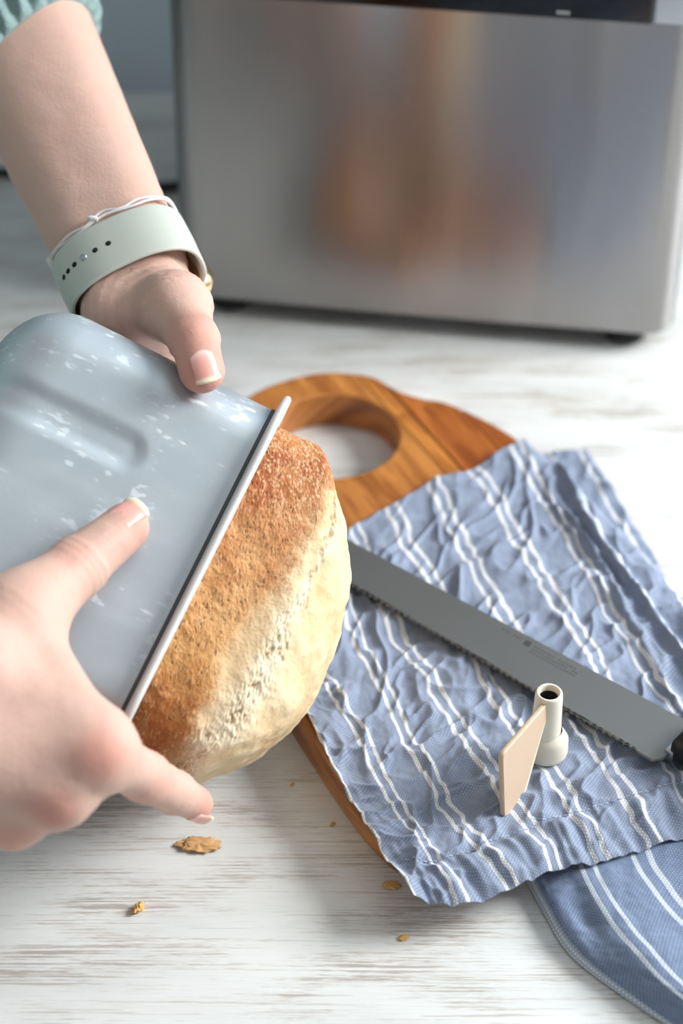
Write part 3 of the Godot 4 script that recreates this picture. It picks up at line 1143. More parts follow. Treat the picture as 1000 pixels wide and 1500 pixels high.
func build_pan():
	var t := thing("bread_pan", "scuffed grey aluminium bread pan with pale rim, held tilted in both hands", "pan", PAN_O)
	t.transform = PAN
	var hx := 0.078
	var hz := 0.050
	var dep := 0.118
	var rc := 0.022
	var rb := 0.030                                # rounding of the bottom edge
	var rows := []
	var uvs := []
	var NP := 320
	var prof := []                                 # [inset, y]
	for k in 9:
		var f := k / 9.0
		prof.append([lerpf(hz * 0.98, rb, f), -dep])
	for k in 13:
		var a := PI / 2 * k / 12.0
		prof.append([rb * (1.0 - sin(a)), -dep + rb * (1.0 - cos(a))])
	for k in range(1, 61):
		prof.append([0.0, lerpf(-dep + rb, -0.0035, k / 60.0)])
	for p in prof:
		var ins: float = p[0]
		var lp := rr_loop(hx - ins, hz - ins, maxf(rc - ins * 0.6, 0.0005) if ins < hz * 0.9 else 0.0005, NP)
		var row := PackedVector3Array()
		var ur := PackedVector2Array()
		for i in NP + 1:
			var q := lp[i % NP]
			var y: float = p[1]
			var z := q.y
			if z > 0.0 and i < NP:
				# pressed groove in the near wide side
				var u := absf(q.x + 0.030)
				var v := maxf(0.0, y + 0.050)
				var rr := sqrt(u * u + v * v)
				z -= 0.0016 * (1.0 - ss(0.003, 0.0100, rr)) * ss(0.6, 1.0, q.y / (hz - ins + 1e-6))
			if i < NP:
				row.append(Vector3(q.x, y, z))
			ur.append(Vector2((q.x + (0.5 if q.y < 0 else 0.0)) / 0.2 + 0.3, y / 0.2 + q.y / 0.25))
		rows.append(row)
		uvs.append(ur)
	part("body", grid(rows, true, Vector3(0, -0.05, 0), Vector3.UP, uvs), M.pan, t)
	# inner skin, the same wall 1.4 mm further in
	var inn := []
	for p in prof.slice(0, prof.size() - 1):
		var ins: float = p[0] + 0.0014
		var lp := rr_loop(hx - ins, hz - ins, maxf(rc - ins * 0.6, 0.0004) if ins < hz * 0.9 else 0.0004, NP)
		var row := PackedVector3Array()
		var y: float = minf(p[1] + 0.0014, -0.0036)
		for q in lp:
			var z := q.y
			if z > 0.0:
				var u := absf(q.x + 0.030)
				var v := maxf(0.0, y + 0.050)
				z -= 0.0016 * (1.0 - ss(0.003, 0.0100, sqrt(u * u + v * v))) * ss(0.6, 1.0, q.y / (hz - ins + 1e-6))
			row.append(Vector3(q.x, y, z))
		inn.append(row)
	part("inner_coating", grid(inn, true, null, Vector3.UP), M.coating, t)
	# dark band round the body just under the flange
	var seam := []
	for p in [[0.0002, -0.0053], [-0.0004, -0.0051], [-0.0005, -0.0044], [-0.0005, -0.0034]]:
		var lp := rr_loop(hx - p[0], hz - p[0], rc - p[0], 160)
		var row := PackedVector3Array()
		for q in lp:
			row.append(Vector3(q.x, p[1], q.y))
		seam.append(row)
	part("rim_band", grid(seam, true, Vector3(0, -0.005, 0)), M.seam, t)
	# flange with a turned edge
	var fl := []
	for p in [[0.0010, -0.0036], [0.0000, -0.0036], [-0.0030, -0.0034], [-0.0068, -0.0030], [-0.0078, -0.0024], [-0.0082, -0.0012], [-0.0078, -0.0002], [-0.0068, 0.0004], [-0.0035, 0.0004], [-0.0005, 0.0002], [0.0012, -0.0010]]:
		var lp := rr_loop(hx - p[0], hz - p[0], rc - p[0], 160)
		var row := PackedVector3Array()
		for q in lp:
			row.append(Vector3(q.x, p[1], q.y))
		fl.append(row)
	part("rim", grid(fl, true, Vector3(0, -0.0016, 0)), M.rim, t)

func loaf_top(x: float) -> float:        # height of the dome's crown above the rim along the loaf
	return lut([[-0.080, 0.023], [-0.07, 0.035], [-0.06, 0.0455], [-0.045, 0.0545], [-0.03, 0.0590], [-0.01, 0.0620], [0.01, 0.0640], [0.03, 0.0645], [0.045, 0.0625], [0.058, 0.057], [0.068, 0.049], [0.078, 0.041]], x)

func build_loaf():
	var t := thing("bread_loaf", "golden loaf of bread with a pale domed crust sliding out of the metal pan", "bread", PAN_O)
	t.transform = PAN
	var hx := 0.0755
	var hz := 0.0480
	var NU := 620
	var NV := 300
	var n1 := noise(45.0, 81, 3)
	var n2 := noise(230.0, 82, 3)
	var n3 := noise(700.0, 83, 2)
	var rip := noise(1.0, 84, 3)
	var torn := noise(260.0, 85, 3, FastNoiseLite.TYPE_CELLULAR)
	var rows := []
	var cols := []
	# points spaced evenly round a rounded-square outline
	var ring := PackedVector2Array()
	var far := PackedFloat32Array()
	var FN := 4000
	var run := 0.0
	for i in FN + 1:
		var a := TAU * i / FN
		var e := Vector2(signf(cos(a)) * pow(absf(cos(a)), 2.0 / 4.2), signf(sin(a)) * pow(absf(sin(a)), 2.0 / 4.2))
		if i > 0:
			run += Vector2((e.x - ring[i - 1].x) * hx, (e.y - ring[i - 1].y) * hz).length()
		ring.append(e)
		far.append(run)
	var even := PackedVector2Array()
	var at_ := 0
	for i in NU:
		var want := run * i / NU
		while far[at_ + 1] < want:
			at_ += 1
		even.append(ring[at_].lerp(ring[at_ + 1], (want - far[at_]) / maxf(far[at_ + 1] - far[at_], 1e-9)))
	for j in NV:
		var v := float(j) / (NV - 1)
		var row := PackedVector3Array()
		var cr_ := PackedColorArray()
		for i in NU:
			var ex := even[i].x
			var ez := even[i].y
			var sa := ez
			var bx := hx * ex
			var topb := loaf_top(bx)
			var sh := topb * 0.50 + 0.002
			var p: Vector3
			var side := 0.0
			if v < 0.06:
				var f := v / 0.06
				var rr := sin(f * PI / 2)
				p = Vector3(bx * rr * 0.97, -0.096, hz * ez * rr * 0.97)
			elif v < 0.10:
				var f := (v - 0.06) / 0.04
				p = Vector3(bx * lerpf(0.97, 1.0, f), lerpf(-0.096, -0.010, f), hz * ez * lerpf(0.97, 1.0, f))
				side = 1.0
			elif v < 0.46:
				var f := (v - 0.10) / 0.36
				var y := lerpf(-0.010, sh, f)
				var swell := 1.0 + 0.05 * ss(-0.005, 0.02, y)
				p = Vector3(bx * (1.0 + 0.01 * ss(-0.005, 0.02, y)), y, hz * ez * swell)
				side = 1.0
			else:
				var f := (v - 0.46) / 0.54
				var r := cos(f * PI / 2)
				var crown := loaf_top(bx * r)
				var k := pow(maxf(0.0, 1.0 - pow(r, 2.2)), 0.60)
				p = Vector3(bx * r * 1.01, lerpf(sh, crown, k), hz * ez * r * 1.05)
				side = 1.0 - ss(0.0, 0.10, f)
			var out := Vector3(p.x * 0.6, maxf(p.y, 0.0) * 1.4, p.z * 1.4).normalized()
			# ---- crust: brown where it touched the tin, pale where it rose free
			var nb := n1.get_noise_3dv(p)
			var nf := n2.get_noise_3dv(p)
			var ng := n3.get_noise_3dv(p)
			var line := sh * 1.0 + 0.004 * nb + 0.0035 * nf + lut([[-0.08, 0.018], [-0.06, 0.010], [-0.045, 0.003], [-0.02, -0.004], [0.0, -0.008], [0.03, -0.012], [0.055, -0.011], [0.066, 0.000], [0.076, 0.010]], p.x)
			var browned := 1.0 - ss(-0.0055, 0.0055, p.y - line + 0.003 * ng)
			if v > 0.46:
				browned *= 1.0 - ss(0.30, 0.60, (v - 0.46) / 0.54)
			var deep := lut([[-0.08, 0.70], [-0.055, 0.95], [-0.042, 0.85], [-0.025, 0.42], [0.0, 0.16], [0.02, 0.12], [0.04, 0.18], [0.055, 0.50], [0.066, 1.0]], p.x)
			deep = clampf(deep + nb * 0.55 + nf * 0.30, 0.0, 1.0)
			var golden := clampf(ss(-0.01, 0.05, p.x) * 0.75 + nb * 0.3, 0.0, 1.0)
			var mid := Color8(224, 168, 112).lerp(Color8(208, 158, 92), golden)
			var dark := Color8(158, 80, 36).lerp(Color8(156, 80, 30), golden)
			var brown := mid.lerp(dark, deep)
			brown = brown.lerp(Color8(228, 186, 132), clampf((nf + ng * 0.8 - 0.05) * 1.6, 0.0, 0.7))
			brown = brown.lerp(Color8(104, 56, 26), clampf((ng + nf * 0.4 - 0.38) * 4.0, 0.0, 0.65))
			brown = brown.lerp(Color8(240, 214, 180), clampf((-ng - 0.22) * 4.0, 0.0, 0.75) * (1.0 - ss(-0.05, -0.01, p.x)))
			var pale := Color8(224, 192, 148).lerp(Color8(231, 206, 167), clampf(0.5 + nb * 1.2, 0.0, 1.0))
			pale = pale.lerp(Color8(212, 172, 122), clampf(nf * 0.5, 0.0, 0.35))
			# torn, floury seam along the shoulder of the near side
			var seam_y := sh + lut([[-0.08, 0.012], [-0.045, 0.009], [0.0, 0.004], [0.04, 0.004], [0.08, -0.003]], p.x) + 0.003 * n1.get_noise_1d(p.x * 2.0)
			var sw := lut([[-0.08, 0.001], [-0.02, 0.0015], [0.01, 0.004], [0.04, 0.0075], [0.07, 0.008]], p.x)
			var near := ss(0.1, 0.5, sa)
			var ds := p.y - seam_y
			var inseam := exp(-pow(ds / sw, 2.0)) * near
			var cell := torn.get_noise_3dv(p * Vector3(1, 1, 1))
			pale = pale.lerp(Color8(233, 220, 192), inseam * 0.8)
			var c := pale.lerp(brown, browned * (1.0 - inseam * 0.55 * ss(-0.01, 0.03, p.x)))
			var pit := clampf((-(cell) - 0.1) * 1.0, 0.0, 1.0) * inseam
			var crack := exp(-pow((ds + 0.0005 + 0.0022 * nf + 0.002 * nb) / 0.0009, 2.0)) * near * ss(-0.12, 0.30, n1.get_noise_1d(p.x * 1.3 + 7.0) + nf * 0.25)
			crack = maxf(crack, 0.6 * exp(-pow((ds - 0.0035 + 0.003 * nf) / 0.0007, 2.0)) * near * ss(0.12, 0.40, n1.get_noise_1d(p.x * 2.1 + 3.0)))
			c = c.lerp(Color8(150, 108, 66), clampf(crack * 0.6, 0.0, 0.6))
			cr_.append(c.srgb_to_linear())
			# ---- relief
			var disp := 0.0016 * nb + 0.00030 * nf * (0.25 + browned * 0.9) + 0.00026 * ng * (0.10 + browned)
			disp += inseam * (0.0016 * (absf(rip.get_noise_3d(p.x * 260.0, p.y * 420.0, p.z * 260.0)) - 0.25) - 0.0010 * pit)
			disp -= crack * 0.0010
			disp -= browned * 0.0006 * clampf((ng - 0.3) * 4.0, 0.0, 1.0)
			p += out * disp
			if p.y < -0.001:
				p.x = clampf(p.x, -0.0762, 0.0762)
				p.z = clampf(p.z, -0.0484, lerpf(0.0484, 0.0425, ss(-0.025, -0.04, p.y)))
			row.append(p)
		rows.append(row)
		cols.append(cr_)
	var m := mat(Color.WHITE, 0.72)
	m.vertex_color_use_as_albedo = true
	var nt := NoiseTexture2D.new()
	nt.width = 512
	nt.height = 512
	nt.seamless = true
	nt.noise = noise(0.05, 86, 4)
	m.heightmap_enabled = true
	m.heightmap_texture = nt
	m.heightmap_scale = 0.022
	m.uv1_triplanar = true
	m.uv1_scale = Vector3.ONE * 18.0
	part("crust", grid(rows, true, Vector3(0, -0.02, 0), Vector3.UP, null, cols), m, t)

func build_crumbs():
	var rng := RandomNumberGenerator.new()
	rng.seed = 77
	# a flat torn flake of crust
	var f := flake(Vector3(-0.0596, 0.0, -0.5682), 0.0082, 0.0042, 0.0022, M.crumb_brown, 3, "crust_flake")
	f.set_meta("label", "brown flake of crust on the table just below the pointing index fingertip")
	f.set_meta("category", "crumb")
	var c := flake(Vector3(-0.0825, 0.0, -0.5345), 0.0030, 0.0017, 0.0030, M.crumb, 8, "bread_crumb")
	c.rotation.y = 0.9
	c.set_meta("label", "small knobbly yellowish bread crumb alone on the near left of the table")
	c.set_meta("category", "crumb")
	var small := [[Vector3(0.0205, 0, -0.5469), 0.0036, 0.0012, "flat orange crumb on the table at the towel's near left corner"], [Vector3(0.0247, 0, -0.5200), 0.0022, 0.0010, "tiny pale crumb on open table below the towel corner"],
		[Vector3(-0.0213, 0, -0.6028), 0.0011, 0.0008, "tiny golden crumb nearest the loaf in the shade beside the board"], [Vector3(-0.0038, 0, -0.5802), 0.0014, 0.0008, "tiny golden crumb in the shade close against the board edge"]]
	for k in small.size():
		var s = small[k]
		var o := flake(s[0], s[1], s[1] * 0.6, s[2], M.crumb, 20 + k, "bread_crumb")
		o.rotation.y = 0.3 * k
		o.set_meta("label", s[3])
		o.set_meta("category", "crumb")
		o.set_meta("group", "tiny crumbs on the table")

func flake(at: Vector3, rx: float, rz: float, h: float, m: Material, sd: int, called: String) -> MeshInstance3D:
	var n := noise(1.0, sd, 3)
	var rows := []
	for j in 17:
		var v := PI * j / 16.0
		var row := PackedVector3Array()
		for i in 36:
			var a := TAU * i / 36.0
			var d := Vector3(sin(v) * cos(a), cos(v), sin(v) * sin(a))
			var k := 1.0 + 0.55 * n.get_noise_3dv(d * 1.7) + 0.25 * n.get_noise_3dv(d * 5.0)
			var p := Vector3(d.x * rx * k, d.y * h * 0.5 * k + h * 0.35 * n.get_noise_3d(d.x * 1.5, 9.0, d.z * 1.5), d.z * rz * k)
			p.y = maxf(p.y + h * 0.5, 0.0001)
			row.append(p)
		rows.append(row)
	var o := part(called, grid(rows, true, Vector3(0, h * 0.5, 0)), m, self)
	o.position = at
	return o

# ======================================================================
#  person: one body surface drawn from tapered bones, then clothes
# ======================================================================
const LEFT_WRIST := Vector3(-0.0929, 0.1729, -0.7466)
const LEFT_ELBOW := Vector3(-0.1688, 0.2243, -0.9202)
const HEEL_A := Vector3(-0.0972, 0.1657, -0.7458)
const HEEL_B := Vector3(-0.0949, 0.1668, -0.7192)
const L_CMC := Vector3(-0.0812, 0.1689, -0.7315)
const L_TM := Vector3(-0.0686, 0.1783, -0.7054)
const L_TI := Vector3(-0.0596, 0.1803, -0.6799)
const L_TT := Vector3(-0.0556, 0.1783, -0.6617)
const R_ELBOW := Vector3(-0.375, 0.165, -0.600)
const R_WRIST := Vector3(-0.1609, 0.1392, -0.4964)
const R_CMC := Vector3(-0.1335, 0.1434, -0.5260)
const R_TM := Vector3(-0.1191, 0.1440, -0.5552)
const R_TI := Vector3(-0.1004, 0.1430, -0.5835)
const R_TT := Vector3(-0.0838, 0.1456, -0.6038)
const R_IM := Vector3(-0.0878, 0.1275, -0.5036)
const R_IP := Vector3(-0.0729, 0.0984, -0.5170)
const R_ID := Vector3(-0.0632, 0.0790, -0.5268)
const R_IT := Vector3(-0.0562, 0.0663, -0.5328)
const R_MM := Vector3(-0.1008, 0.1155, -0.4947)
const R_RM := Vector3(-0.1181, 0.1027, -0.4958)
const R_PM := Vector3(-0.1363, 0.0927, -0.5030)
const L_SHOULDER := Vector3(-0.41, 0.40, -0.95)
const R_SHOULDER := Vector3(-0.43, 0.42, -0.60)
const EYE := Vector3(0, 0.66, 0)

var arm_axis: Vector3
var arm_e1: Vector3
var arm_e2: Vector3

func sd(b: Array, p: Vector3) -> float:
	var a: Vector3 = b[0]
	var ab: Vector3 = b[6]
	var h := clampf((p - a).dot(ab) * b[7], 0.0, 1.0)
	return p.distance_to(a + ab * h) - lerpf(b[2], b[3], h)

func bone(list: Array, a: Vector3, b: Vector3, ra: float, rb: float, chain := 0):
	var ab := b - a
	list.append([a, b, ra, rb, chain, maxf(ra, rb), ab, 1.0 / maxf(ab.length_squared(), 1e-12)])

func smin(a: float, b: float, k: float) -> float:
	var h := maxf(k - absf(a - b), 0.0) / k
	return minf(a, b) - h * h * k * 0.25

func field(bones: Array, p: Vector3, k0: float, k1: float) -> float:
	var base := 10.0
	for b in bones:
		if b[4] == 0:
			base = smin(base, sd(b, p), k0)
	var got := base
	var cur := -1
	var f := 10.0
	for b in bones:
		if b[4] == 0:
			continue
		if b[4] != cur:
			if cur >= 0:
				got = minf(got, smin(base, f, k1))
			cur = b[4]
			f = 10.0
		f = smin(f, sd(b, p), 0.002)
	if cur >= 0:
		got = minf(got, smin(base, f, k1))
	return got

# surface nets on a grid; only blocks near a bone are visited
func skin_mesh(bones: Array, lo: Vector3, hi: Vector3, cell: float, k0: float, k1: float, V: PackedVector3Array, I: PackedInt32Array):
	var B := 6
	var nx := int(ceil((hi.x - lo.x) / cell / B)) * B
	var ny := int(ceil((hi.y - lo.y) / cell / B)) * B
	var nz := int(ceil((hi.z - lo.z) / cell / B)) * B
	var sx := nx + 1
	var sy := ny + 1
	var F := PackedFloat32Array()
	F.resize(sx * sy * (nz + 1))
	F.fill(1.0)
	var half := B * cell * 0.5
	var diag := half * 1.7321
	var blocks := []
	for bz in nz / B:
		for by in ny / B:
			for bx in nx / B:
				var c := lo + Vector3(bx * B * cell + half, by * B * cell + half, bz * B * cell + half)
				var near := []
				var best := 10.0
				for b in bones:
					var d := sd(b, c)
					best = minf(best, d)
					if d < diag + k0 + cell * 2.0:
						near.append(b)
				if near.is_empty() or best > diag + k0 * 0.7 + cell:
					continue
				var deep := best < -(diag + cell * 2.0)
				for z in B + 1:
					for y in B + 1:
						var at := ((bz * B + z) * sy + by * B + y) * sx + bx * B
						for x in B + 1:
							if deep:
								F[at + x] = -1.0
							elif F[at + x] == 1.0:
								F[at + x] = field(near, lo + Vector3(bx * B + x, by * B + y, bz * B + z) * cell, k0, k1)
				if not deep:
					blocks.append(Vector3i(bx, by, bz))
	var ids := {}
	var offs := [0, 1, sx, sx + 1, sx * sy, sx * sy + 1, sx * sy + sx, sx * sy + sx + 1]
	var cor := [Vector3(0, 0, 0), Vector3(1, 0, 0), Vector3(0, 1, 0), Vector3(1, 1, 0), Vector3(0, 0, 1), Vector3(1, 0, 1), Vector3(0, 1, 1), Vector3(1, 1, 1)]
	var edges := [[0, 1], [2, 3], [4, 5], [6, 7], [0, 2], [1, 3], [4, 6], [5, 7], [0, 4], [1, 5], [2, 6], [3, 7]]
	for bl in blocks:
		for z in range(bl.z * B, bl.z * B + B):
			for y in range(bl.y * B, bl.y * B + B):
				for x in range(bl.x * B, bl.x * B + B):
					var at: int = (z * sy + y) * sx + x
					var m := 0
					for q in 8:
						if F[at + offs[q]] < 0.0:
							m |= 1 << q
					if m == 0 or m == 255:
						continue
					var s := Vector3.ZERO
					var n := 0
					for e in edges:
						var i0: int = e[0]
						var i1: int = e[1]
						var in0 := (m >> i0) & 1
						if in0 == (m >> i1) & 1:
							continue
						var f0 := F[at + offs[i0]]
						var f1 := F[at + offs[i1]]
						s += cor[i0].lerp(cor[i1], f0 / (f0 - f1))
						n += 1
					ids[at] = V.size()
					V.append(lo + (Vector3(x, y, z) + s / n) * cell)
	for at in ids:
		var x: int = at % sx
		var y: int = (at / sx) % sy
		var z: int = at / (sx * sy)
		var inside := F[at] < 0.0
		# quads round the three edges that start at this cell's first corner
		for ax in 3:
			var o: int = [1, sx, sx * sy][ax]
			if inside == (F[at + o] < 0.0):
				continue
			var u: int = [sx, sx * sy, 1][ax]
			var w: int = [sx * sy, 1, sx][ax]
			if not (ids.has(at - u) and ids.has(at - w) and ids.has(at - u - w)):
				continue
			var q := [ids[at], ids[at - u], ids[at - u - w], ids[at - w]]
			if inside:
				I.append_array([q[0], q[1], q[2], q[0], q[2], q[3]])
			else:
				I.append_array([q[0], q[2], q[1], q[0], q[3], q[2]])

func vertex_normals(V: PackedVector3Array, I: PackedInt32Array) -> PackedVector3Array:
	var N := PackedVector3Array()
	N.resize(V.size())
	for k in range(0, I.size(), 3):
		var n := (V[I[k + 2]] - V[I[k]]).cross(V[I[k + 1]] - V[I[k]])
		N[I[k]] += n
		N[I[k + 1]] += n
		N[I[k + 2]] += n
	for k in N.size():
		N[k] = N[k].normalized()
	return N

func body_array(V: PackedVector3Array, I: PackedInt32Array, C: PackedColorArray) -> ArrayMesh:
	var N := vertex_normals(V, I)
	for k in N.size():
		if N[k] == Vector3.ZERO:
			N[k] = Vector3.UP
	var arr := []
	arr.resize(Mesh.ARRAY_MAX)
	arr[Mesh.ARRAY_VERTEX] = V
	arr[Mesh.ARRAY_NORMAL] = N
	if C.size() == V.size():
		arr[Mesh.ARRAY_COLOR] = C
	arr[Mesh.ARRAY_INDEX] = I
	var am := ArrayMesh.new()
	am.add_surface_from_arrays(Mesh.PRIMITIVE_TRIANGLES, arr)
	return am

func arm_frame():
	arm_axis = (LEFT_WRIST - LEFT_ELBOW).normalized()
	var toc := (EYE - LEFT_WRIST).normalized()
	arm_e2 = (toc - arm_axis * toc.dot(arm_axis)).normalized()
	arm_e1 = arm_e2.cross(arm_axis).normalized()
	if arm_e1.x < 0.0:
		arm_e1 = -arm_e1

func build_person():
	arm_frame()
	var person := thing("person", "person in a grey-green knitted sweater holding the bread pan with both bare hands", "person", Vector3.ZERO)
	var V := PackedVector3Array()
	var I := PackedInt32Array()

	# ---- left forearm and hand
	var L := []
	for s in [-1.0, 1.0]:
		bone(L, LEFT_WRIST + arm_e1 * 0.0095 * s, LEFT_ELBOW + arm_e1 * 0.0085 * s, 0.0170, 0.0290)
	bone(L, LEFT_WRIST + arm_e1 * 0.002 - arm_e2 * 0.003, PAN * Vector3(-0.1010, -0.066, 0.000), 0.0145, 0.0150)
	bone(L, HEEL_A, HEEL_B, 0.0125, 0.0130)
	bone(L, HEEL_B, PAN * Vector3(-0.0925, -0.080, 0.004), 0.0130, 0.0120)
	bone(L, L_CMC, L_TM, 0.0152, 0.0128)
	var ys := [-0.044, -0.056, -0.073, -0.087]
	for k in 4:
		var y: float = ys[k]
		var sc: float = [1.0, 1.0, 0.96, 0.84][k]
		var mcp := PAN * Vector3(-0.0905, y, -0.014)
		var pip := PAN * Vector3(-0.0885, y, -0.042)
		var dip := PAN * Vector3(-0.0745, y, -0.0600)
		var tip := PAN * Vector3(-0.0520, y, -0.0590)
		bone(L, LEFT_WRIST, mcp, 0.0130, 0.0095 * sc)
		bone(L, mcp, pip, 0.0092 * sc, 0.0084 * sc, 2 + k)
		bone(L, pip, dip, 0.0084 * sc, 0.0078 * sc, 2 + k)
		bone(L, dip, tip, 0.0078 * sc, 0.0070 * sc, 2 + k)
	bone(L, L_TM, L_TI, 0.0125, 0.0100, 9)
	bone(L, L_TI, L_TT, 0.0099, 0.0092, 9)
	skin_mesh(L, Vector3(-0.262, 0.100, -0.985), Vector3(-0.040, 0.270, -0.747), 0.0030, 0.010, 0.009, V, I)
	skin_mesh(L, Vector3(-0.160, 0.060, -0.7475), Vector3(-0.036, 0.205, -0.645), 0.0016, 0.010, 0.009, V, I)

	# ---- right hand
	var R := []
	var rax := (R_WRIST - R_ELBOW).normalized()
	var re1 := (R_RM - R_IM).normalized()
	for s in [-1.0, 1.0]:
		bone(R, R_WRIST + re1 * 0.010 * s, R_ELBOW + Vector3(0, 0.008, 0) * s, 0.0180, 0.0320)
	bone(R, R_WRIST, R_IM, 0.0170, 0.0118)
	bone(R, R_WRIST, R_MM, 0.0165, 0.0118)
	bone(R, R_WRIST, R_RM, 0.0160, 0.0112)
	bone(R, R_WRIST, R_PM, 0.0150, 0.0105)
	bone(R, R_WRIST, R_CMC, 0.0170, 0.0160)
	bone(R, R_CMC, R_TM, 0.0160, 0.0132)
	bone(R, R_TM, R_TM.lerp(R_IM, 0.72), 0.0100, 0.0105)
	bone(R, R_CMC, R_IM, 0.0130, 0.0110)
	bone(R, R_TM, R_TI, 0.0140, 0.0116, 1)
	bone(R, R_TI, R_TT, 0.0114, 0.0094, 1)
	bone(R, R_IM, R_IP, 0.0106, 0.0092, 2)
	bone(R, R_IP, R_ID, 0.0090, 0.0081, 2)
	bone(R, R_ID, R_IT, 0.0081, 0.0068, 2)
	var fingers := [[R_MM, Vector3(0.102, -0.012, 0.055), Vector3(0.0905, -0.020, 0.034), Vector3(0.0885, -0.024, 0.016)], [R_RM, Vector3(0.109, -0.034, 0.047), Vector3(0.093, -0.041, 0.026), Vector3(0.0880, -0.044, 0.008)], [R_PM, Vector3(0.112, -0.054, 0.042), Vector3(0.095, -0.060, 0.026), Vector3(0.0870, -0.062, 0.010)]]
	for k in 3:
		var f = fingers[k]
		var sc: float = [1.0, 0.96, 0.84][k]
		bone(R, f[0], PAN * f[1], 0.0108 * sc, 0.0090 * sc, 3 + k)
		bone(R, PAN * f[1], PAN * f[2], 0.0090 * sc, 0.0082 * sc, 3 + k)
		bone(R, PAN * f[2], PAN * f[3], 0.0082 * sc, 0.0070 * sc, 3 + k)
	skin_mesh(R, Vector3(-0.240, 0.035, -0.645), Vector3(-0.040, 0.185, -0.455), 0.0017, 0.012, 0.012, V, I)
	var fine_count := V.size()

	# ---- the rest of the body, out of the picture, under the clothes
	var Bo := []
	bone(Bo, LEFT_ELBOW, L_SHOULDER, 0.037, 0.046)
	bone(Bo, LEFT_ELBOW.lerp(LEFT_WRIST, 0.10), LEFT_ELBOW, 0.033, 0.037)
	bone(Bo, R_ELBOW, R_SHOULDER, 0.037, 0.046)
	bone(Bo, R_ELBOW, R_ELBOW.lerp(R_WRIST, 0.75), 0.036, 0.026)
	bone(Bo, L_SHOULDER, R_SHOULDER, 0.050, 0.050)
	bone(Bo, Vector3(-0.45, 0.34, -0.86), Vector3(-0.45, 0.34, -0.70), 0.085, 0.085)
	bone(Bo, Vector3(-0.46, 0.28, -0.84), Vector3(-0.56, 0.02, -0.83), 0.088, 0.080)
	bone(Bo, Vector3(-0.46, 0.28, -0.72), Vector3(-0.56, 0.02, -0.73), 0.088, 0.080)
	bone(Bo, Vector3(-0.585, -0.06, -0.84), Vector3(-0.585, -0.06, -0.72), 0.095, 0.095)
	for s in [-1.0, 1.0]:
		var hip := Vector3(-0.585, -0.09, -0.78 + 0.085 * s)
		var knee := Vector3(-0.575, -0.38, -0.78 + 0.10 * s)
		var ankle := Vector3(-0.60, -0.69, -0.78 + 0.11 * s)
		bone(Bo, hip, knee, 0.082, 0.052)
		bone(Bo, knee, ankle, 0.052, 0.034)
		bone(Bo, ankle + Vector3(-0.02, -0.03, 0), ankle + Vector3(0.15, -0.038, 0.01 * s), 0.030, 0.022)
	bone(Bo, Vector3(-0.43, 0.42, -0.78), Vector3(-0.385, 0.56, -0.78), 0.052, 0.047)
	bone(Bo, Vector3(-0.375, 0.665, -0.78), Vector3(-0.345, 0.675, -0.78), 0.074, 0.070)
	bone(Bo, Vector3(-0.345, 0.60, -0.78), Vector3(-0.305, 0.578, -0.78), 0.050, 0.030)
	bone(Bo, Vector3(-0.285, 0.655, -0.78), Vector3(-0.266, 0.622, -0.78), 0.009, 0.012)
	for s in [-1.0, 1.0]:
		bone(Bo, Vector3(-0.375, 0.66, -0.78 + 0.078 * s), Vector3(-0.37, 0.625, -0.78 + 0.074 * s), 0.012, 0.009)
		bone(Bo, Vector3(-0.296, 0.618, -0.78 + 0.03 * s), Vector3(-0.315, 0.60, -0.78 + 0.045 * s), 0.020, 0.018)
		bone(Bo, Vector3(-0.285, 0.672, -0.78 + 0.018 * s), Vector3(-0.300, 0.672, -0.78 + 0.045 * s), 0.010, 0.010)
	bone(Bo, Vector3(-0.278, 0.592, -0.80), Vector3(-0.278, 0.592, -0.76), 0.008, 0.008)
	bone(Bo, Vector3(-0.279, 0.580, -0.795), Vector3(-0.279, 0.580, -0.765), 0.009, 0.009)
	skin_mesh(Bo, Vector3(-0.72, -0.76, -1.08), Vector3(-0.14, 0.80, -0.44), 0.011, 0.022, 0.02, V, I)

	# ---- skin relief and colour
	var N := vertex_normals(V, I)
	var C := PackedColorArray()
	C.resize(V.size())
	var base := Color8(209, 173, 158)
	var red := Color8(208, 138, 122)
	var warm := Color8(213, 164, 146)
	# [centre, radius, colour, strength]
	var spots := [[L_TT, 0.016, red, 0.60], [L_TI + arm_e2 * 0.008, 0.013, red, 0.40], [L_TM, 0.014, warm, 0.25], [HEEL_B, 0.016, red, 0.35], [HEEL_B.lerp(L_CMC, 0.5), 0.014, warm, 0.5],
		[R_TT, 0.012, red, 0.55], [R_TI + Vector3(0, 0.009, 0.004), 0.010, red, 0.28], [R_IM + Vector3(0.004, 0.008, 0.010), 0.011, red, 0.50], [R_MM + Vector3(0.0, 0.004, 0.012), 0.010, red, 0.5], [R_IP, 0.013, red, 0.26], [R_IT, 0.014, red, 0.45], [R_RM + Vector3(0, 0, 0.01), 0.010, red, 0.35],
		[R_TM, 0.018, warm, 0.3]]
	# creases: [point, axis along the limb, reach, [offsets], depth, width]
	var tax := (L_TT - L_TI).normalized()
	var tax2 := (L_TI - L_TM).normalized()
	var rtx := (R_TT - R_TI).normalized()
	var rix := (R_IP - R_IM).normalized()
	var rdx := (R_IT - R_ID).normalized()
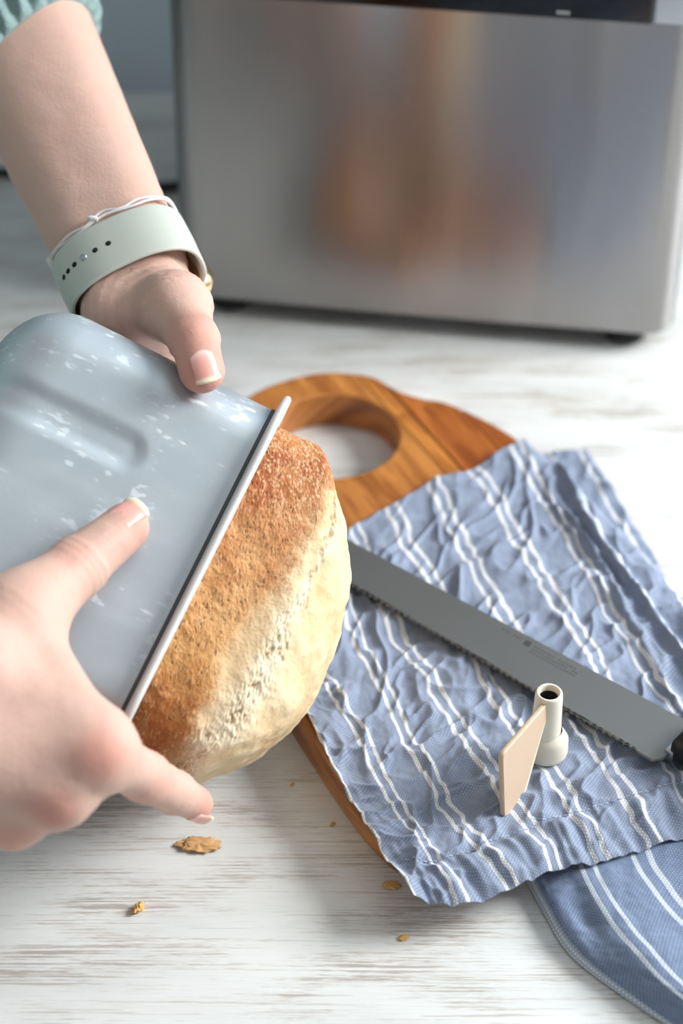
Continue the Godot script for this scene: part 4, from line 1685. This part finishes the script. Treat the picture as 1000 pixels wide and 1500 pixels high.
	var creases := [[L_TI, tax, 0.017, [-0.0045, -0.0015, 0.0015], 0.0004, 0.0012], [L_TM, tax2, 0.021, [-0.0095, -0.006, -0.0025, 0.001], 0.0013, 0.0012], [L_CMC, (L_TM - L_CMC).normalized(), 0.028, [-0.006, -0.002, 0.002, 0.006, 0.010, 0.0145], 0.0009, 0.0012],
		[HEEL_B, (HEEL_B - L_TM).normalized(), 0.022, [-0.012, -0.007, -0.002, 0.003], 0.00045, 0.0015],
		[R_TI, rtx, 0.018, [-0.003, 0.0005, 0.004], 0.0005, 0.0012], [R_TM, (R_TI - R_TM).normalized(), 0.022, [-0.012, -0.008, -0.004], 0.0004, 0.0013], [R_IP, rix, 0.016, [-0.004, -0.001, 0.002, 0.005], 0.0005, 0.0012], [R_ID, rdx, 0.013, [-0.001, 0.002], 0.00035, 0.0010],
		[R_IM, rix, 0.018, [-0.002, 0.002, 0.006], 0.0004, 0.0012]]
	var nb := noise(70.0, 91, 3)
	for k in V.size():
		var p := V[k]
		if k < fine_count:
			var d := 0.00035 * nb.get_noise_3dv(p)
			for c in creases:
				var q: Vector3 = p - c[0]
				var l := q.length()
				if l > c[2]:
					continue
				var s: float = q.dot(c[1])
				var fade := 1.0 - ss(c[2] * 0.65, c[2], l)
				for o in c[3]:
					d -= c[4] * fade * exp(-pow((s - o + 0.0012 * nb.get_noise_3dv(p * 0.6)) / c[5], 2.0))
			V[k] = p + N[k] * d
		var col := base.lerp(warm, clampf(0.12 + 0.25 * nb.get_noise_3dv(p * 0.5), 0.0, 1.0))
		if k < fine_count:
			for sp in spots:
				var w: float = 1.0 - ss(sp[1] * 0.35, sp[1] * 1.25, p.distance_to(sp[0]))
				if w > 0.0:
					col = col.lerp(sp[2], w * sp[3])
		C[k] = col.srgb_to_linear()
	part("body", body_array(V, I, C), M.skin, person)

	# ---- nails
	var up := Vector3(0, 0.766, -0.643)      # across the picture upwards
	var right := Vector3.RIGHT
	var back := (EYE - L_TT).normalized()
	nail(person, L_TT + tax * 0.0005, (right * 0.30 - up * 0.88 + back * 0.12), back * 0.93 + up * 0.25 + right * 0.10, 0.0090, 0.0108, 0.0106)
	back = (EYE - R_TT).normalized()
	nail(person, R_TT + rtx * 0.0008, rtx, back * 0.86 + up * 0.40 - right * 0.14, 0.0092, 0.0120, 0.0118)
	back = (EYE - R_IT).normalized()
	nail(person, R_IT + rdx * 0.0015, rdx, -back * 0.22 - up * 0.90 + right * 0.40, 0.0068, 0.0080, 0.0085)

	# ---- left sleeve with its ribbed cuff
	var axis := arm_axis
	var rows := []
	var NR := 432
	var cuff_at := LEFT_ELBOW.lerp(LEFT_WRIST, 0.335)
	var path := []          # [distance from the cuff towards the elbow, extra radius]
	for q in [[0.006, -0.0030], [0.0015, -0.0024], [-0.0006, 0.0], [-0.0004, 0.0028], [0.002, 0.0046], [0.006, 0.0054]]:
		path.append(q)
	for k in 30:
		path.append([0.008 + 0.003 * k, 0.0056 + 0.00012 * k])
	var kn := noise(420.0, 92, 2)
	for q in path:
		var o: Vector3 = cuff_at - axis * q[0]
		var f := clampf((o - LEFT_ELBOW).dot(axis) / LEFT_ELBOW.distance_to(LEFT_WRIST), 0.0, 1.0)
		var r0 := lerpf(0.0290, 0.0170, f) + 0.0012
		var row := PackedVector3Array()
		for i in NR:
			var a := TAU * i / NR
			var e := arm_e1 * cos(a) + arm_e2 * sin(a)
			var rib := 0.0
			if q[1] > 0.002:
				rib = 0.0019 * cos(a * 27.0) + 0.0005 * absf(sin(q[0] * 1100.0 + cos(a * 27.0)))
			rib += 0.0004 * kn.get_noise_3dv(o + e * 0.03)
			var rr: float = r0 + q[1] + rib
			row.append(o + e * rr + arm_e1 * 0.0085 * cos(a) - axis * 0.56 * rr * cos(a))
		rows.append(row)
	var sleeve := grid(rows, true, cuff_at - axis * 0.05)
	# ---- the rest of the sweater
	var SV := PackedVector3Array()
	var SI := PackedInt32Array()
	var Sw := []
	bone(Sw, LEFT_ELBOW.lerp(LEFT_WRIST, 0.02), L_SHOULDER, 0.043, 0.058)
	bone(Sw, LEFT_ELBOW.lerp(LEFT_WRIST, 0.10), LEFT_ELBOW, 0.0405, 0.044)
	bone(Sw, R_ELBOW, R_SHOULDER, 0.045, 0.058)
	bone(Sw, R_ELBOW, R_ELBOW.lerp(R_WRIST, 0.55), 0.044, 0.037)
	bone(Sw, L_SHOULDER, R_SHOULDER, 0.060, 0.060)
	bone(Sw, Vector3(-0.45, 0.34, -0.86), Vector3(-0.45, 0.34, -0.70), 0.096, 0.096)
	bone(Sw, Vector3(-0.46, 0.28, -0.84), Vector3(-0.575, -0.03, -0.84), 0.100, 0.100)
	bone(Sw, Vector3(-0.46, 0.28, -0.72), Vector3(-0.575, -0.03, -0.72), 0.100, 0.100)
	skin_mesh(Sw, Vector3(-0.74, -0.16, -1.09), Vector3(-0.17, 0.52, -0.46), 0.011, 0.03, 0.02, SV, SI)
	var arr := sleeve.surface_get_arrays(0)
	var o0 := SV.size()
	SV.append_array(arr[Mesh.ARRAY_VERTEX])
	for v in arr[Mesh.ARRAY_INDEX]:
		SI.append(o0 + v)
	part("sweater", body_array(SV, SI, PackedColorArray()), M.knit, person)
	var TV := PackedVector3Array()
	var TI := PackedInt32Array()
	var Tr := []
	bone(Tr, Vector3(-0.585, -0.08, -0.84), Vector3(-0.585, -0.08, -0.72), 0.104, 0.104)
	for s in [-1.0, 1.0]:
		bone(Tr, Vector3(-0.585, -0.10, -0.78 + 0.085 * s), Vector3(-0.577, -0.38, -0.78 + 0.10 * s), 0.090, 0.066)
		bone(Tr, Vector3(-0.577, -0.38, -0.78 + 0.10 * s), Vector3(-0.60, -0.66, -0.78 + 0.11 * s), 0.066, 0.055)
	skin_mesh(Tr, Vector3(-0.74, -0.70, -1.02), Vector3(-0.44, 0.05, -0.54), 0.012, 0.03, 0.02, TV, TI)
	part("trousers", body_array(TV, TI, PackedColorArray()), M.trousers, person)
	var HV := PackedVector3Array()
	var HI := PackedInt32Array()
	var Ha := []
	bone(Ha, Vector3(-0.392, 0.688, -0.78), Vector3(-0.362, 0.698, -0.78), 0.078, 0.070)
	bone(Ha, Vector3(-0.420, 0.66, -0.78), Vector3(-0.450, 0.56, -0.78), 0.066, 0.050)
	bone(Ha, Vector3(-0.450, 0.56, -0.78), Vector3(-0.475, 0.45, -0.78), 0.048, 0.030)
	skin_mesh(Ha, Vector3(-0.56, 0.38, -0.90), Vector3(-0.26, 0.80, -0.66), 0.010, 0.03, 0.02, HV, HI)
	part("hair", body_array(HV, HI, PackedColorArray()), M.hair, person)
	for s in [-1.0, 1.0]:
		var eye := SphereMesh.new()
		eye.radius = 0.011
		eye.height = 0.022
		part("eye", eye, M.trim, person).position = Vector3(-0.292, 0.655, -0.78 + 0.031 * s)

# a nail: a small shield curved across its width, with a pale free edge
func nail(parent: Node, tip: Vector3, along: Vector3, face: Vector3, rad: float, wid: float, leng: float):
	var a := along.normalized()
	var n := (face - a * face.dot(a)).normalized()
	var s := a.cross(n)
	var rows := []
	var cols := []
	var NU := 17
	var NV := 19
	for side in 2:
		pass
	for j in NV + 2:
		var v := clampf((j - 1.0) / (NV - 1), 0.0, 1.0)
		var skirt := j == 0 or j == NV + 1
		var row := PackedVector3Array()
		var cr_ := PackedColorArray()
		for i in NU:
			var u := clampf((i - 1.0) / (NU - 3), 0.0, 1.0) * 2.0 - 1.0
			var low := skirt or i == 0 or i == NU - 1
			# rounded cuticle end and slightly rounded free edge
			var y := lerpf(-0.5, 0.5, v) * leng
			y += leng * 0.10 * (1.0 - u * u) * (1.0 if v > 0.5 else -1.6) * absf(v - 0.5) * 2.0
			var w := wid * 0.5 * (1.0 - 0.12 * pow(1.0 - v, 2.0))
			var ang := u * w / rad
			var lift := 0.00045 + 0.0005 * ss(0.75, 1.0, v) - (0.0011 if low else 0.0)
			# the finger narrows to its tip, and so does the arc the nail lies on
			var r := rad * (1.0 - 0.05 * v * v) + lift
			row.append(tip + a * (y + 0.0006) + n * (cos(ang) * r - 0.0008 * v * v) + s * sin(ang) * r)
			var c := Color8(232, 168, 156)
			c = c.lerp(Color8(242, 200, 190), exp(-pow((v - 0.05) / 0.16, 2.0)))
			c = c.lerp(Color8(238, 226, 196), ss(0.80, 0.86, v - 0.05 * u * u))
			cr_.append(c.srgb_to_linear())
		rows.append(row)
		cols.append(cr_)
	part("fingernail", grid(rows, false, null, n, null, cols), M.nail, parent)

# ======================================================================
#  watch and bracelet on the left wrist
# ======================================================================
func wrist_loop(off: float, along: float, n: int) -> PackedVector3Array:   # round the wrist, clear of the skin by «off»
	var p := PackedVector3Array()
	var c := LEFT_WRIST + arm_axis * (along + 0.004)
	for i in n:
		var a := TAU * i / n
		var e := Vector2(cos(a), sin(a))
		var rx := 0.0272 + off
		var ry := 0.0190 + off
		var k := pow(pow(absf(e.x / rx), 2.5) + pow(absf(e.y / ry), 2.5), -1.0 / 2.5)
		p.append(c + arm_e1 * e.x * k + arm_e2 * e.y * k)
	return p

func build_wrist_things():
	var watch := thing("wristwatch", "wristwatch on a pale sage rubber strap with punched holes, below the sweater cuff", "watch", LEFT_WRIST)
	var inv := Transform3D(Basis(), -LEFT_WRIST)
	var n := 160
	var tilt := arm_axis
	var rows := []
	# strap: a ring of rounded section, 22 mm wide
	for q in [[-0.0135, 0.0012], [-0.0132, 0.0006], [-0.0124, 0.0002], [0.0, 0.0000], [0.0124, 0.0002], [0.0132, 0.0006], [0.0135, 0.0012], [0.0132, 0.0019], [0.0124, 0.0023], [0.0, 0.0026], [-0.0124, 0.0023], [-0.0132, 0.0019], [-0.0135, 0.0012]]:
		var lp := wrist_loop(0.0012 + q[1], q[0], n)
		var row := PackedVector3Array()
		for v in lp:
			row.append(inv * v)
		rows.append(row)
	# orient by hand: outside is away from the wrist's axis on the outer rows
	var sm := grid(rows, true, null, arm_e2)
	part("strap", fix_ring(rows), M.strap, watch)
	# holes and pin along the strap, towards the buckle side
	var lp2 := wrist_loop(0.0012 + 0.00262, 0.0, 720)
	var spots := [[-0.0030, 0], [-0.0092, 0], [-0.0150, 1], [-0.0198, 0], [-0.0235, 0], [-0.0262, 0]]
	for s in spots:
		var best := 0
		var bd := 1e9
		for i in lp2.size():
			var r := lp2[i] - LEFT_WRIST
			if r.dot(arm_e2) < 0.0:
				continue
			var dd := absf(r.dot(arm_e1) - s[0])
			if dd < bd:
				bd = dd; best = i
		var p := lp2[best]
		var tg := (lp2[(best + 1) % 720] - lp2[(best + 719) % 720]).normalized()
		var nn := tg.cross(arm_axis).normalized()
		if nn.dot(p - LEFT_WRIST) < 0.0:
			nn = -nn
		var m := lathe([[0.0001, -0.0008], [0.00125, -0.0008], [0.00125, 0.00005], [0.0001, 0.00005]], 20) if s[1] == 0 else lathe([[0.0001, -0.0006], [0.00150, -0.0006], [0.00155, 0.0003], [0.00135, 0.0007], [0.0001, 0.0008]], 24)
		var h := part("strap_hole" if s[1] == 0 else "strap_pin", m, M.hole if s[1] == 0 else M.silver, watch)
		h.transform = Transform3D(Basis(arm_axis.cross(nn).normalized(), nn, (arm_axis.cross(nn)).cross(nn).normalized()), p - LEFT_WRIST)
	# case on the back of the wrist, its rim just showing
	var cs := part("case", plate(rrect(0.0175, 0.0205, 0.009, 8), 0.0, 0.0098, 0.003, PackedVector2Array(), 1.0, 4), M.gold, watch)
	var cn := (-arm_e2 * 0.80 + arm_e1 * 0.60).normalized()
	var cx := arm_axis.cross(cn).normalized()
	cs.transform = Transform3D(Basis(cx, cn, cx.cross(cn).normalized()), cn * 0.0222)
	part("glass", plate(rrect(0.0158, 0.0188, 0.008, 8), 0.0096, 0.0104, 0.0006), M.gloss, cs)

	var br := thing("bracelet", "thin white knotted cord bracelet just above the watch strap", "bracelet", LEFT_WRIST)
	var p1 := PackedVector3Array()
	var p2 := PackedVector3Array()
	var m2 := 140
	var base := wrist_loop(0.0016, -0.0150, m2)
	for i in m2:
		var r := base[i] - LEFT_WRIST
		var a := TAU * i / m2
		var wav := 0.0012 * sin(a * 5.0) + 0.0024 * ss(-0.002, 0.022, r.dot(arm_e1)) * ss(-0.01, 0.01, r.dot(arm_e2))
		p1.append(r * 1.02 - arm_axis * wav)
		p2.append(r * 1.03 - arm_axis * (wav + 0.0013 + 0.0008 * sin(a * 9.0)))
	part("cord", tube(p1, 0.00062, 8, true), M.white_cord, br)
	part("cord", tube(p2, 0.00058, 8, true), M.white_cord, br)
	for q in [[-0.0045, 1.0, 0.0022], [-0.0285, 0.35, 0.0021]]:
		var kp := PackedVector3Array()
		var o: Vector3 = arm_e1 * q[0] + arm_e2 * (0.0205 * q[1]) - arm_axis * 0.0130
		for i in 46:
			var a := TAU * i / 46.0
			kp.append(o + (arm_e1 * cos(a * 3.0) + arm_axis * sin(a * 2.0)) * q[2] * 0.62 + arm_e2 * sin(a * 5.0) * q[2] * 0.55)
		part("knot", tube(kp, 0.00075, 8, true), M.white_cord, br)

func fix_ring(rows: Array) -> ArrayMesh:
	# a closed band: try both facings and keep the one whose outer skin looks outwards
	for d in [Vector3.UP, Vector3.DOWN]:
		var g := grid(rows, true, null, d)
		var a := g.surface_get_arrays(0)
		var k: int = 9 * (rows[0].size() + 1) + 20
		var nn: Vector3 = a[Mesh.ARRAY_NORMAL][k]
		var vv: Vector3 = a[Mesh.ARRAY_VERTEX][k]
		if nn.dot(vv - arm_axis * vv.dot(arm_axis)) > 0.0:
			return g
	return grid(rows, true, null, Vector3.UP)
